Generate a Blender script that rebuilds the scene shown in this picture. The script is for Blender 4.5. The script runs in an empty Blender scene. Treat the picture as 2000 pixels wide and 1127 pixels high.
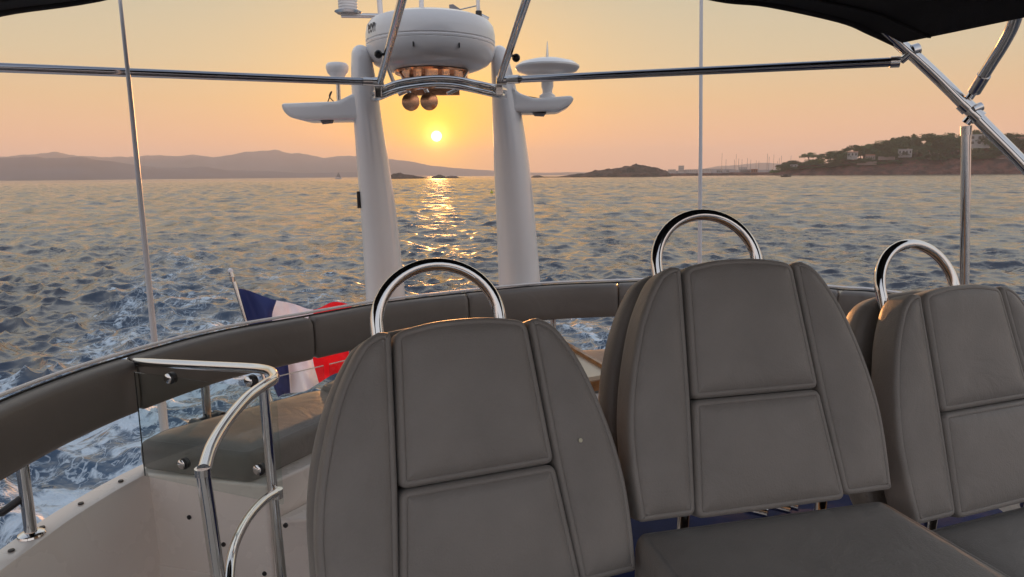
import bpy, bmesh, math, random
import numpy as np
from mathutils import Vector, Matrix, noise
from mathutils.geometry import delaunay_2d_cdt
random.seed(7); rng = np.random.default_rng(11)
S = bpy.context.scene
COL = S.collection
R = math.radians

# ------------------------------------------------------------------ camera
H = 3.6                                   # eye height over the sea
F = 1333.0
roll, pitch = R(-0.5157), R(9.42)
c_, s_ = math.cos(roll), math.sin(roll); cp, sp = math.cos(pitch), math.sin(pitch)
AX = Vector((c_, s_*sp, s_*cp)); UP = Vector((-s_, c_*sp, c_*cp)); FW = Vector((0, cp, -sp))
cam = bpy.data.cameras.new('camera'); camo = bpy.data.objects.new('camera', cam); COL.objects.link(camo)
cam.sensor_width = 36; cam.lens = 36*F/2000; cam.clip_start = 0.05; cam.clip_end = 60000
m = Matrix((AX, UP, -FW)).transposed().to_4x4(); m.translation = (0, 0, H)
camo.matrix_world = m
S.camera = camo

# ------------------------------------------------------------------ light
SUN_EL, SUN_AZ = R(3.2), R(-6.06)         # azimuth from +Y towards +X
sdir = Vector((math.sin(SUN_AZ)*math.cos(SUN_EL), math.cos(SUN_AZ)*math.cos(SUN_EL), math.sin(SUN_EL)))
sun = bpy.data.lights.new('sun', 'SUN'); suno = bpy.data.objects.new('sun', sun); COL.objects.link(suno)
sun.energy = 5.0; sun.angle = R(0.5); sun.color = (1.0, 0.43, 0.14)
suno.rotation_euler = (-sdir).to_track_quat('-Z', 'Y').to_euler(); suno.location = (0, 0, 60)

W = bpy.data.worlds.new('World'); S.world = W; W.use_nodes = True
nt = W.node_tree; N = nt.nodes; L = nt.links; N.clear()
def wn(t, **k):
    n = N.new(t)
    for a, b in k.items(): setattr(n, a, b)
    return n
def wmath(op, a, b=None, c=None, clamp=False):
    n = wn('ShaderNodeMath', operation=op, use_clamp=clamp)
    for i, v in enumerate((a, b, c)):
        if v is None: continue
        if isinstance(v, (int, float)): n.inputs[i].default_value = v
        else: L.new(v, n.inputs[i])
    return n.outputs[0]
def ramp(nodes, stops):
    r = nodes.new('ShaderNodeValToRGB'); e = r.color_ramp.elements
    e[0].position, e[0].color = stops[0][0], (*stops[0][1], 1)
    e[1].position, e[1].color = stops[1][0], (*stops[1][1], 1)
    for p, c in stops[2:]:
        x = e.new(p); x.color = (*c, 1)
    return r
tc = wn('ShaderNodeTexCoord')
sep = wn('ShaderNodeSeparateXYZ'); L.new(tc.outputs['Generated'], sep.inputs[0])
z = wmath('MAXIMUM', sep.outputs['Z'], 0.0)
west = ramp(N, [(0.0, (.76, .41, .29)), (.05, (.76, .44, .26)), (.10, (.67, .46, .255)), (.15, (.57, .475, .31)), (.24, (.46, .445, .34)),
                (.33, (.64, .64, .58)), (.46, (.70, .72, .71)), (.70, (.50, .55, .62)), (1.0, (.22, .28, .40))])  # brighter band above the view, added to pale the water and cool the masts
east = ramp(N, [(0.0, (.68, .62, .62)), (.10, (.84, .77, .76)), (.25, (.84, .82, .82)), (.5, (.60, .64, .72)), (1.0, (.30, .36, .48))])
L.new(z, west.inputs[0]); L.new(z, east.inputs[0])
dot = wn('ShaderNodeVectorMath', operation='DOT_PRODUCT'); L.new(tc.outputs['Generated'], dot.inputs[0]); dot.inputs[1].default_value = sdir
d = dot.outputs['Value']
fac = wn('ShaderNodeMapRange', interpolation_type='SMOOTHSTEP'); L.new(d, fac.inputs[0]); fac.inputs[1].default_value = -.7; fac.inputs[2].default_value = .75
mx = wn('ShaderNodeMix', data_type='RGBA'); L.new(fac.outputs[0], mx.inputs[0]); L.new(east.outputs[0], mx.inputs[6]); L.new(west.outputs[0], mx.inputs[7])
dp = wmath('MAXIMUM', d, 0.0)
def glow(power, col, gain):
    p = wmath('POWER', dp, power); p = wmath('MULTIPLY', p, gain)
    v = wn('ShaderNodeVectorMath', operation='SCALE'); v.inputs[0].default_value = col; L.new(p, v.inputs['Scale'])
    return v.outputs[0]
disc = wn('ShaderNodeMapRange', interpolation_type='SMOOTHSTEP'); L.new(d, disc.inputs[0])
disc.inputs[1].default_value = math.cos(R(.46)); disc.inputs[2].default_value = math.cos(R(.34))
dv = wn('ShaderNodeVectorMath', operation='SCALE'); dv.inputs[0].default_value = (9.0, 7.5, 3.6); L.new(disc.outputs[0], dv.inputs['Scale'])
sky = wn('ShaderNodeTexSky'); sky.sky_type = 'NISHITA'; sky.sun_disc = False
sky.sun_elevation = SUN_EL; sky.sun_rotation = SUN_AZ; sky.dust_density = 4.0; sky.air_density = 1.5
bg0 = wn('ShaderNodeBackground'); L.new(sky.outputs[0], bg0.inputs[0]); bg0.inputs[1].default_value = .010
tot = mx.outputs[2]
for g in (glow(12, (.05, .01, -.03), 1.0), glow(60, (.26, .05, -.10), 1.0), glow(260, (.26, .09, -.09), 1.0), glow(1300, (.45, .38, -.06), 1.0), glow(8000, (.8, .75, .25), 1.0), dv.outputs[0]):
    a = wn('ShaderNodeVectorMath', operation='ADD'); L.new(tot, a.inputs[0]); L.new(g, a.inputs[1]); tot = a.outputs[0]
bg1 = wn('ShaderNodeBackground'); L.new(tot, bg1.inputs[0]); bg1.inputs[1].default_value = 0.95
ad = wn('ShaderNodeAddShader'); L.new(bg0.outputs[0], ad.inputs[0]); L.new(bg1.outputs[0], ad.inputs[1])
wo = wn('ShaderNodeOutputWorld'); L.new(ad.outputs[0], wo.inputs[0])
W.cycles.sampling_method = 'MANUAL'; W.cycles.sample_map_resolution = 2048

S.view_settings.view_transform = 'Standard'; S.view_settings.look = 'None'
S.view_settings.exposure = 0.30; S.view_settings.gamma = 1
S.render.engine = 'CYCLES'
cy = S.cycles; cy.use_denoising = True; cy.max_bounces = 8; cy.transparent_max_bounces = 12
cy.sample_clamp_indirect = 4; cy.sample_clamp_direct = 5; cy.volume_bounces = 1; cy.caustics_reflective = False; cy.caustics_refractive = False

# ------------------------------------------------------------------ helpers
def ray(px, py): return FW + AX*((px-1000)/F) + UP*((563.5-py)/F)
O = Vector((0, 0, H))
def PD(px, py, d): r = ray(px, py); return O + r*(d/r.y)
def PZ(px, py, z): r = ray(px, py); return O + r*(z/r.z)          # z relative to the eye
def PR(px, D): r = ray(px, 345); return Vector((r.x, r.y, 0)).normalized()*D   # on the sea
def hpx(py, px, D):                                                # height at range D
    r = ray(px, py); return H + r.z/math.hypot(r.x, r.y)*D

def smooth(pts, n=8, closed=False):
    P = [Vector(p) for p in pts]; out = []; k = len(P)
    rngk = range(k if closed else k-1)
    for i in rngk:
        g = (lambda j: P[j % k]) if closed else (lambda j: P[max(0, min(k-1, j))])
        a, b, c, d = g(i-1), g(i), g(i+1), g(i+2)
        for j in range(n):
            t = j/n
            out.append(0.5*((2*b)+(c-a)*t+(2*a-5*b+4*c-d)*t*t+(3*b-a-3*c+d)*t**3))
    if not closed: out.append(P[-1].copy())
    return out

class MB:
    def __init__(s): s.v = []; s.f = []
    def add(s, v, f):
        o = len(s.v); s.v += [tuple(x) for x in v]; s.f += [tuple(i+o for i in q) for q in f]; return s
    def tube(s, pts, r, seg=16, closed=False, cap=True):
        pts = [Vector(p) for p in pts]; n = len(pts)
        rs = r if isinstance(r, (list, tuple)) else [r]*n
        V, Fc = [], []; prev = None
        for i in range(n):
            if closed: t = pts[(i+1) % n]-pts[i-1]
            else: t = pts[min(i+1, n-1)]-pts[max(i-1, 0)]
            t.normalize()
            if prev is None:
                a = Vector((0, 0, 1)) if abs(t.z) < .9 else Vector((0, 1, 0)); u = t.cross(a).normalized()
            else: u = (prev - t*prev.dot(t)).normalized()
            prev = u; w = t.cross(u)
            for k in range(seg):
                an = 2*math.pi*k/seg; V.append(pts[i]+(u*math.cos(an)+w*math.sin(an))*rs[i])
        for i in range(n if closed else n-1):
            for k in range(seg):
                a, b = i*seg+k, i*seg+(k+1) % seg; c, d = ((i+1) % n)*seg+(k+1) % seg, ((i+1) % n)*seg+k
                Fc.append((a, b, c, d))
        if cap and not closed: Fc += [tuple(range(seg-1, -1, -1)), tuple(range((n-1)*seg, n*seg))]
        return s.add(V, Fc)
    def lathe(s, prof, org, axis=(0, 0, 1), seg=40):
        ax = Vector(axis).normalized(); q = ax.to_track_quat('Z', 'Y'); org = Vector(org); V, Fc = [], []
        for r, h in prof:
            for k in range(seg):
                an = 2*math.pi*k/seg; V.append(org+q @ Vector((r*math.cos(an), r*math.sin(an), h)))
        for i in range(len(prof)-1):
            for k in range(seg): Fc.append((i*seg+k, i*seg+(k+1) % seg, (i+1)*seg+(k+1) % seg, (i+1)*seg+k))
        Fc += [tuple(range(seg-1, -1, -1)), tuple(range((len(prof)-1)*seg, len(prof)*seg))]
        return s.add(V, Fc)
    def box(s, c, sz, rot=None):
        c = Vector(c); h = Vector(sz)/2; rot = rot or Matrix.Identity(3)
        V = [c+rot @ Vector((x*h.x, y*h.y, z*h.z)) for x in (-1, 1) for y in (-1, 1) for z in (-1, 1)]
        return s.add(V, [(0, 1, 3, 2), (4, 6, 7, 5), (0, 4, 5, 1), (2, 3, 7, 6), (0, 2, 6, 4), (1, 5, 7, 3)])
    def loft(s, rings, cap=True):
        n = len(rings[0]); V = [p for r in rings for p in r]; Fc = []
        for i in range(len(rings)-1):
            for k in range(n): Fc.append((i*n+k, i*n+(k+1) % n, (i+1)*n+(k+1) % n, (i+1)*n+k))
        if cap: Fc += [tuple(range(n-1, -1, -1)), tuple(range((len(rings)-1)*n, len(rings)*n))]
        return s.add(V, Fc)
    def build(s, name, mat, parent=None, sm=True, ang=40, bevel=0, world=True, subs=0):
        me = bpy.data.meshes.new(name); me.from_pydata(s.v, [], s.f); me.validate()
        bm = bmesh.new(); bm.from_mesh(me); bmesh.ops.recalc_face_normals(bm, faces=bm.faces); bm.to_mesh(me); bm.free()
        if sm:
            me.polygons.foreach_set('use_smooth', [True]*len(me.polygons)); me.set_sharp_from_angle(angle=R(ang))
        me.materials.append(mat)
        o = bpy.data.objects.new(name, me); COL.objects.link(o)
        if parent:
            o.parent = parent
            if world: o.matrix_parent_inverse = parent.matrix_world.inverted() if parent.type != 'EMPTY' else Matrix.Translation(parent.location).inverted()
        if bevel:
            b = o.modifiers.new('bevel', 'BEVEL'); b.width = bevel; b.segments = 3; b.limit_method = 'ANGLE'; b.angle_limit = R(40)
        if subs:
            b = o.modifiers.new('sub', 'SUBSURF'); b.levels = subs; b.render_levels = subs
        return o

def tag(o, label=None, cat=None, group=None, kind=None):
    if label: o['label'] = label
    if cat: o['category'] = cat
    if group: o['group'] = group
    if kind: o['kind'] = kind
    return o
def thing(name, loc, label, cat, group=None):
    o = bpy.data.objects.new(name, None); COL.objects.link(o); o.location = loc; o.empty_display_size = .1
    return tag(o, label, cat, group)
def copy_tree(o, parent=None):
    c = o.copy(); COL.objects.link(c)
    if parent: c.parent = parent
    for ch in list(o.children): copy_tree(ch, c)
    return c

def rounded(poly, rad, n=5):
    """fillet every corner of a 2-D polygon"""
    out = []; k = len(poly); rads = rad if isinstance(rad, (list, tuple)) else [rad]*k
    for i in range(k):
        p, a, b = Vector(poly[i]), Vector(poly[i-1]), Vector(poly[(i+1) % k])
        u, v = (a-p), (b-p); lu, lv = u.length, v.length; u /= lu; v /= lv; r = min(rads[i], lu*.49, lv*.49)
        if r < 1e-6: out.append(p); continue
        s, e = p+u*r, p+v*r
        for j in range(n+1):
            t = j/n; out.append(s*(1-t)**2+p*2*t*(1-t)+e*t*t)
    return out
def resample(poly, step):
    out = []; k = len(poly)
    for i in range(k):
        a, b = Vector(poly[i]), Vector(poly[(i+1) % k]); n = max(1, int((b-a).length/step))
        for j in range(n): out.append(a.lerp(b, j/n))
    return out
def pillow(mb, poly, prof, org, ex, ey, ez, crown=.006, back=0.0, fill=6):
    """poly in (ex,ey); raised along ez by the inset profile [(inset,height)...]; closed at the back"""
    P = [Vector(p) for p in poly]; k = len(P)
    area = sum(P[i-1].x*P[i].y-P[i].x*P[i-1].y for i in range(k))
    if area < 0: P.reverse()
    nor = []
    for i in range(k):
        t = (P[(i+1) % k]-P[i-1]).normalized(); nor.append(Vector((-t.y, t.x)))
    c = sum(P, Vector((0, 0)))/k
    rings = []
    for ins, h in prof: rings.append([(P[i]+nor[i]*ins, h) for i in range(k)])
    V = [org+ex*p.x+ey*p.y+ez*h for r in rings for p, h in r]
    Fc = [tuple(range(k-1, -1, -1))]; nr = len(rings)
    for i in range(nr-1):
        for q in range(k): Fc.append((i*k+q, i*k+(q+1) % k, (i+1)*k+(q+1) % k, (i+1)*k+q))
    last = [p for p, h in rings[-1]]; h0 = prof[-1][1]
    if fill == 0 or crown == 0:
        Fc.append(tuple((nr-1)*k+q for q in range(k))); mb.add(V, Fc); return mb
    st = max(.012, math.sqrt(abs(area)/2/500)); xs_ = [p.x for p in last]; ys_ = [p.y for p in last]; A_ = np.array([[p.x, p.y] for p in last]); B_ = np.roll(A_, -1, 0)
    def dist(x, y):
        ab = B_-A_; ap = np.array([x, y])-A_; t = np.clip((ap*ab).sum(1)/np.maximum((ab*ab).sum(1), 1e-12), 0, 1); return float(np.min(np.hypot(*(ap-ab*t[:, None]).T)))
    def inside(x, y):
        c_ = False
        for (x1, y1), (x2, y2) in zip(A_, B_):
            if (y1 > y) != (y2 > y) and x < (x2-x1)*(y-y1)/(y2-y1)+x1: c_ = not c_
        return c_
    grid = []; y = min(ys_)+st*.5; row = 0
    while y < max(ys_):
        x = min(xs_)+st*(.5 if row % 2 else 0)
        while x < max(xs_):
            if inside(x, y) and dist(x, y) > st*.55: grid.append(Vector((x, y)))
            x += st
        y += st*.866; row += 1
    vo, _, fo, ov, _, _ = delaunay_2d_cdt(last+grid, [(i, (i+1) % k) for i in range(k)], [], 1, 1e-6)
    idx = {}; sd = org.x*3+org.z
    for i, p in enumerate(vo):
        src = [o_ for o_ in ov[i] if o_ < k]
        if src: idx[i] = (nr-1)*k+src[0]
        else:
            dd = dist(p.x, p.y); w = 1-math.exp(-dd/.022)
            h = h0+crown*w+.0016*w*noise.noise(Vector((p.x*9, p.y*9, sd))); V.append(org+ex*p.x+ey*p.y+ez*h); idx[i] = len(V)-1
    for f_ in fo: Fc.append(tuple(idx[i] for i in f_))
    mb.add(V, Fc); return mb

# ------------------------------------------------------------------ materials
def creases(M, scale=8, d=.006):
    n = M.node_tree.nodes; l = M.node_tree.links; t = n.new('ShaderNodeTexCoord'); b = n['Principled BSDF']
    x = n.new('ShaderNodeTexNoise'); x.inputs['Scale'].default_value = scale; x.inputs['Detail'].default_value = 5; x.inputs['Distortion'].default_value = 1.5; l.new(t.outputs['Object'], x.inputs['Vector'])
    u = n.new('ShaderNodeBump'); u.inputs['Distance'].default_value = d; u.inputs['Strength'].default_value = .6; l.new(x.outputs[0], u.inputs['Height'])
    old = [k for k in l if k.to_socket == b.inputs['Normal']]
    if old: l.new(old[0].from_socket, u.inputs['Normal']); l.remove(old[0])
    l.new(u.outputs[0], b.inputs['Normal'])
def mat(name, col=(.5, .5, .5), rough=.5, metal=0, coat=0, bump=0, scale=40, vary=0, vscale=4, spec=.5, sheen=0, detail=4, rvary=0):
    M = bpy.data.materials.new(name); M.use_nodes = True; n = M.node_tree.nodes; l = M.node_tree.links
    b = n['Principled BSDF']; b.inputs['Base Color'].default_value = (*col, 1); b.inputs['Roughness'].default_value = rough
    b.inputs['Metallic'].default_value = metal; b.inputs['Coat Weight'].default_value = coat; b.inputs['Coat Roughness'].default_value = .08
    b.inputs['Specular IOR Level'].default_value = spec; b.inputs['Sheen Weight'].default_value = sheen
    t = n.new('ShaderNodeTexCoord')
    def noi(sc, det=detail):
        x = n.new('ShaderNodeTexNoise'); x.inputs['Scale'].default_value = sc; x.inputs['Detail'].default_value = det; l.new(t.outputs['Object'], x.inputs['Vector']); return x
    if vary:
        x = noi(vscale); r = ramp(n, [(.3, tuple(c*(1-vary) for c in col)), (.7, tuple(min(1, c*(1+vary)) for c in col))])
        l.new(x.outputs[0], r.inputs[0]); l.new(r.outputs[0], b.inputs['Base Color'])
    if rvary:
        x = noi(vscale*2.3); r = n.new('ShaderNodeMapRange'); r.inputs[1].default_value = .3; r.inputs[2].default_value = .7
        r.inputs[3].default_value = max(.02, rough-rvary); r.inputs[4].default_value = rough+rvary; l.new(x.outputs[0], r.inputs[0]); l.new(r.outputs[0], b.inputs['Roughness'])
    if bump:
        x = noi(scale, 6); u = n.new('ShaderNodeBump'); u.inputs['Strength'].default_value = bump; u.inputs['Distance'].default_value = .002
        l.new(x.outputs[0], u.inputs['Height']); l.new(u.outputs[0], b.inputs['Normal'])
    return M
M_vinyl = mat('taupe_vinyl', (.205, .190, .176), .50, bump=.5, scale=300, vary=.10, vscale=7, rvary=.06, sheen=.15)
M_rail = mat('bolster_vinyl', (.155, .139, .126), .46, bump=.3, scale=380, vary=.08, vscale=4, rvary=.06)
creases(M_vinyl); creases(M_rail, 5, .005)
M_gel = mat('white_gelcoat', (.82, .82, .83), .22, coat=.4, vary=.03, vscale=2, rvary=.05)
M_hull_in = mat('cream_moulding', (.84, .78, .73), .26, coat=.35, vary=.04, vscale=2.5, rvary=.06)
M_steel_dark = mat('steel_dark_reflection', (.34, .35, .38), .12, metal=1, rvary=.05, vscale=6)  # dark reflections on the awning braces put into the steel colour
M_steel = mat('polished_steel', (.64, .64, .64), .07, metal=1, rvary=.03, vscale=8)
M_steel2 = mat('brushed_steel', (.62, .61, .60), .22, metal=1, rvary=.05, vscale=8)
M_black = mat('black_plastic', (.018, .018, .02), .42, bump=.2, scale=200)
M_canvas = mat('black_canvas', (.012, .012, .014), .85, bump=.6, scale=260, vary=.2, vscale=3)
M_wood = mat('varnished_teak', (.33, .15, .05), .28, coat=.5, vary=.3, vscale=25)
M_cream = mat('cream_laminate', (.72, .62, .48), .3, vary=.05)
M_navy = mat('navy_cloth', (.006, .016, .08), .9, bump=.6, scale=60, vary=.25, vscale=9)
M_whip = mat('white_fibreglass', (.66, .68, .72), .35)
M_horn_glint = mat('horn_metal_sun_glint', (.92, .50, .30), .2, metal=1, rvary=.05)  # horn metal; its orange also paints the sun glint under the radome
M_seam = mat('seam_shadow_gap', (.02, .018, .016), .8)
M_glassm = bpy.data.materials.new('clear_glass'); M_glassm.use_nodes = True
def _glass():
    n = M_glassm.node_tree.nodes; l = M_glassm.node_tree.links; n.clear()
    o = n.new('ShaderNodeOutputMaterial'); mxs = n.new('ShaderNodeMixShader'); tr = n.new('ShaderNodeBsdfTransparent'); tr.inputs[0].default_value = (.93, .96, .95, 1)
    g = n.new('ShaderNodeBsdfGlossy'); g.inputs['Roughness'].default_value = .02; lw = n.new('ShaderNodeLayerWeight'); lw.inputs[0].default_value = .5; pw = n.new('ShaderNodeMath'); pw.operation = 'POWER'; l.new(lw.outputs['Facing'], pw.inputs[0]); pw.inputs[1].default_value = 4
    fr = n.new('ShaderNodeMapRange'); l.new(pw.outputs[0], fr.inputs[0]); fr.inputs[3].default_value = .03; fr.inputs[4].default_value = .6
    l.new(fr.outputs[0], mxs.inputs[0]); l.new(tr.outputs[0], mxs.inputs[1]); l.new(g.outputs[0], mxs.inputs[2]); l.new(mxs.outputs[0], o.inputs[0])
_glass()

# ------------------------------------------------------------------ sea
RIP1, RIP2 = .50, .20
def sea():
    HN = 1150; AN = 1050
    r = [2.0]; rmax = 45000
    # spacing follows the picture's own footprint of the water
    k = .00075
    rr = 2.0
    while rr < rmax:
        rr += float(np.interp(math.log(rr), np.log([2, 5.9, 6, 12, 25, 50, 100, 300, 600, 1500, 3000, 45000]), [.12, .12, .035, .045, .10, .27, .55, .85, 1.3, 6, 50, 1200]))
        r.append(rr)
    r = np.array(r)
    a1 = np.linspace(-math.radians(43), math.radians(43), 960)
    a2 = np.linspace(math.radians(43), math.radians(360-43), 120)[1:-1]
    ang = np.concatenate([a1, a2]); nA = len(ang)
    rr, aa = np.meshgrid(r.astype(np.float32), ang.astype(np.float32), indexing='ij')
    x = rr*np.sin(aa); y = rr*np.cos(aa); zz = np.zeros_like(x)
    dr = np.gradient(r)[:, None]*np.ones_like(aa)
    dx, dy = np.zeros_like(x), np.zeros_like(x)
    near = np.clip(1-(rr-12)/60, .0, 1)
    # wake bands (world metres): a shed wave off the quarter, the propeller wash and the far side's wash
    def band(pts, w0, w1):
        best = np.full(x.shape, 1e9); par = np.zeros_like(x); tot = 0; segs = []
        for a, b in zip(pts[:-1], pts[1:]): segs.append(math.dist(a, b))
        T = sum(segs); acc = 0
        for (a, b), sl in zip(zip(pts[:-1], pts[1:]), segs):
            vx, vy = b[0]-a[0], b[1]-a[1]; t = np.clip(((x-a[0])*vx+(y-a[1])*vy)/(sl*sl), 0, 1)
            dd = np.hypot(x-a[0]-t*vx, y-a[1]-t*vy); q = dd < best; best[q] = dd[q]; par[q] = ((acc+t*sl)/T)[q]; acc += sl
        w = w0+(w1-w0)*par
        return np.exp(-(best/w)**2), par
    bA, pA = band([(-3.2, 3.0), (-5.2, 8.2), (-8.0, 14.5), (-12.0, 23), (-19, 40)], 1.7, 1.8)
    bB, pB = band([(-2.0, 6), (-5.5, 18), (-13, 42), (-28, 90)], 2.0, 6.5)
    bC, pC = band([(1.2, 6), (1.7, 15), (0.5, 30)], 1.0, 1.4)
    bD, pD = band([(-7.8, 9.5), (-12.8, 15.0), (-17, 19)], .7, .6)
    foam = np.clip(bA*(1-.75*pA)*.64+bB*.34*(1-pB)**1.1+bC*.7*(1-pC)+bD*.5, 0, 1)
    nearfoam = np.exp(-((rr-7.5)/2.6)**2)*(x < -1.5)
    foam = np.clip(foam+.17*nearfoam, 0, 1)
    slick = np.clip(bB*1.2*(1-.6*pB), 0, .75)
    lam = np.concatenate([np.geomspace(.30, 4.2, 100), np.geomspace(4.5, 10, 9)])
    for i, lm in enumerate(lam):
        th = math.radians(198)+rng.normal(0, .62)
        if i % 5 == 0: th = math.radians(255)+rng.normal(0, .35)
        kx, ky = math.sin(th), math.cos(th); kk = 2*math.pi/lm
        st = .056 if lm < 1.1 else .036
        if lm > 2.2: st = .019
        if lm > 5: st = .020
        amp = st/kk
        fade = np.clip((lm/np.maximum(dr, .001)-2.2)/2.5, 0, 1)
        side = 1+.55*near*(x < 0)*np.clip(-x/6, 0, 1)
        am = amp*fade*side*(1+.9*np.clip((rr-35)/120, 0, 1))*(1-slick*(.55 if lm < 4 else .3))
        ph = kk*(kx*x+ky*y)+rng.uniform(0, 6.28)+.4*np.sin(.11*x+.07*y+i)
        zz += am*np.sin(ph); q = am*np.cos(ph)*1.0; dx += kx*q; dy += ky*q
    # choppy churned water inside the foam
    for i in range(26):
        lm = rng.uniform(.35, 1.8); th = rng.uniform(0, 6.28); kk = 2*math.pi/lm; amp = .05/kk
        fade = np.clip((lm/np.maximum(dr, .001)-2.2)/2.5, 0, 1)
        ph = kk*(math.sin(th)*x+math.cos(th)*y)+rng.uniform(0, 6.28); am = amp*fade*np.clip(foam, 0, 1)*1.2
        zz += am*np.sin(ph); q = am*np.cos(ph); dx += math.sin(th)*q; dy += math.cos(th)*q
    zz += .14*bA*(1-pA)*np.clip(rr/6-1, 0, 1)
    crest = np.clip((zz-.27)/.15, 0, 1)*near
    foam = np.clip(foam+.22*crest, 0, 1)
    zz[:8] *= 0
    co = np.stack([x+dx, y+dy, zz], -1).reshape(-1, 3)
    n0 = len(co); co = np.vstack([co, [[0, 0, 0]]])
    nr = len(r)
    i = np.arange(nr-1)[:, None]; j = np.arange(nA)[None, :]; j2 = (j+1) % nA
    q = np.stack([i*nA+j+0*i, i*nA+j2, (i+1)*nA+j2, (i+1)*nA+j], -1).reshape(-1, 4)
    me = bpy.data.meshes.new('sea_water')
    tri = np.stack([np.full(nA, n0), (np.arange(nA)+1) % nA, np.arange(nA)], -1)
    loops = np.concatenate([q.ravel(), tri.ravel()]); nq, nt_ = len(q), len(tri)
    me.vertices.add(len(co)); me.vertices.foreach_set('co', co.ravel().astype(np.float32))
    me.loops.add(len(loops)); me.loops.foreach_set('vertex_index', loops.astype(np.int32))
    me.polygons.add(nq+nt_)
    st = np.concatenate([np.arange(nq)*4, nq*4+np.arange(nt_)*3]); me.polygons.foreach_set('loop_start', st.astype(np.int32))
    me.polygons.foreach_set('use_smooth', np.ones(nq+nt_, bool)); me.update(calc_edges=True)
    at = me.attributes.new('foam', 'FLOAT', 'POINT'); at.data.foreach_set('value', np.append(foam.ravel(), 0).astype(np.float32))
    # outward normals must look up
    if me.polygons[1000].normal.z < 0: me.flip_normals()
    M = bpy.data.materials.new('sea_surface'); M.use_nodes = True; n = M.node_tree.nodes; l = M.node_tree.links; b = n['Principled BSDF']
    b.inputs['Base Color'].default_value = (.030, .038, .056, 1); b.inputs['Roughness'].default_value = .12; b.inputs['IOR'].default_value = 1.6
    g = n.new('ShaderNodeNewGeometry')
    def noi(scale, det, stretch=(1, 1, 1), rot=0, dist=0, typ='FBM'):
        mp = n.new('ShaderNodeMapping'); mp.inputs['Scale'].default_value = stretch; mp.inputs['Rotation'].default_value = (0, 0, rot); l.new(g.outputs['Position'], mp.inputs[0])
        t = n.new('ShaderNodeTexNoise'); t.inputs['Scale'].default_value = scale; t.inputs['Detail'].default_value = det; t.inputs['Distortion'].default_value = dist
        l.new(mp.outputs[0], t.inputs['Vector']); return t.outputs[0]
    # ripples too small for the mesh tilt the surface; gust patches make them stronger or weaker
    def vm(op, a, bb=None, sc=None):
        x = n.new('ShaderNodeVectorMath'); x.operation = op
        for i_, v in enumerate((a, bb)):
            if v is None: continue
            if isinstance(v, tuple): x.inputs[i_].default_value = v
            else: l.new(v, x.inputs[i_])
        if sc is not None:
            if isinstance(sc, (int, float)): x.inputs['Scale'].default_value = sc
            else: l.new(sc, x.inputs['Scale'])
        return x.outputs[0]
    def noic(scale, det, stretch, rot, dist):
        o_ = noi(scale, det, stretch, rot, dist); return o_.node.outputs['Color']
    tot = None
    for sc_, det, st_, ro, di, am in ((14, 3, (.6, 1, 1), .3, .5, .55), (4.5, 3, (.55, 1, 1), .2, .8, .60), (.75, 3, (.6, 1, 1), .1, .4, RIP1), (.16, 2, (.5, 1, 1), .15, .3, RIP2)):
        v = vm('MULTIPLY', vm('SUBTRACT', noic(sc_, det, st_, ro, di), (.5, .5, .5)), (am, am, 0)); tot = v if tot is None else vm('ADD', tot, v)
    gust = n.new('ShaderNodeMapRange'); l.new(noi(.035, 4, (.35, 1, 1), .1, .4), gust.inputs[0]); gust.inputs[1].default_value = .35; gust.inputs[2].default_value = .65; gust.inputs[3].default_value = .70; gust.inputs[4].default_value = 1.25
    gust2 = n.new('ShaderNodeMapRange'); l.new(noi(1.0, 4, (.42, .035, 1), .12, .25), gust2.inputs[0]); gust2.inputs[1].default_value = .36; gust2.inputs[2].default_value = .64; gust2.inputs[3].default_value = .25; gust2.inputs[4].default_value = 1.75
    gm = n.new('ShaderNodeMath'); gm.operation = 'MULTIPLY'; l.new(gust.outputs[0], gm.inputs[0]); l.new(gust2.outputs[0], gm.inputs[1])
    bs = vm('NORMALIZE', vm('ADD', g.outputs['Normal'], vm('SCALE', tot, None, gm.outputs[0])))
    l.new(bs, b.inputs['Normal'])
    # foam
    at = n.new('ShaderNodeAttribute'); at.attribute_name = 'foam'
    f1 = noi(1.1, 8, (1, .7, 1), .4, 1.2); f2 = noi(5.5, 6, (1, .8, 1), .2, 1.0)
    def mth(op, a, bb, cl=False):
        x = n.new('ShaderNodeMath'); x.operation = op; x.use_clamp = cl
        for i_, v in enumerate((a, bb)):
            if isinstance(v, (int, float)): x.inputs[i_].default_value = v
            else: l.new(v, x.inputs[i_])
        return x.outputs[0]
    fa = at.outputs['Fac']
    def sst(x, lo, hi, inv=False):
        mr = n.new('ShaderNodeMapRange'); mr.interpolation_type = 'SMOOTHSTEP'; mr.inputs[1].default_value = lo; mr.inputs[2].default_value = hi
        if inv: mr.inputs[3].default_value = 1; mr.inputs[4].default_value = 0
        l.new(x, mr.inputs[0]); return mr.outputs[0]
    mixn = mth('ADD', mth('MULTIPLY', f1, .62), mth('MULTIPLY', f2, .38))
    patch = sst(mth('ADD', mixn, mth('MULTIPLY', fa, .30)), .655, .735)
    # thin lacy filaments follow the zero lines of two warped noises
    l1 = noi(1.5, 4, (1, .6, 1), .5, 1.6); l2 = noi(3.6, 4, (1, .7, 1), .1, 1.4)
    fil = mth('MAXIMUM', sst(mth('ABSOLUTE', mth('SUBTRACT', l1, .5), 0), .0, .030, True), mth('MULTIPLY', sst(mth('ABSOLUTE', mth('SUBTRACT', l2, .5), 0), .0, .028, True), .8))
    lace = mth('MULTIPLY', fil, sst(mth('ADD', fa, mth('MULTIPLY', mth('SUBTRACT', f1, .5), 1.3)), .22, .50))
    ff = mth('MAXIMUM', patch, mth('MULTIPLY', lace, .8), True)
    ff = mth('MULTIPLY', ff, mth('MULTIPLY', fa, 4.0, True), True)
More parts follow.
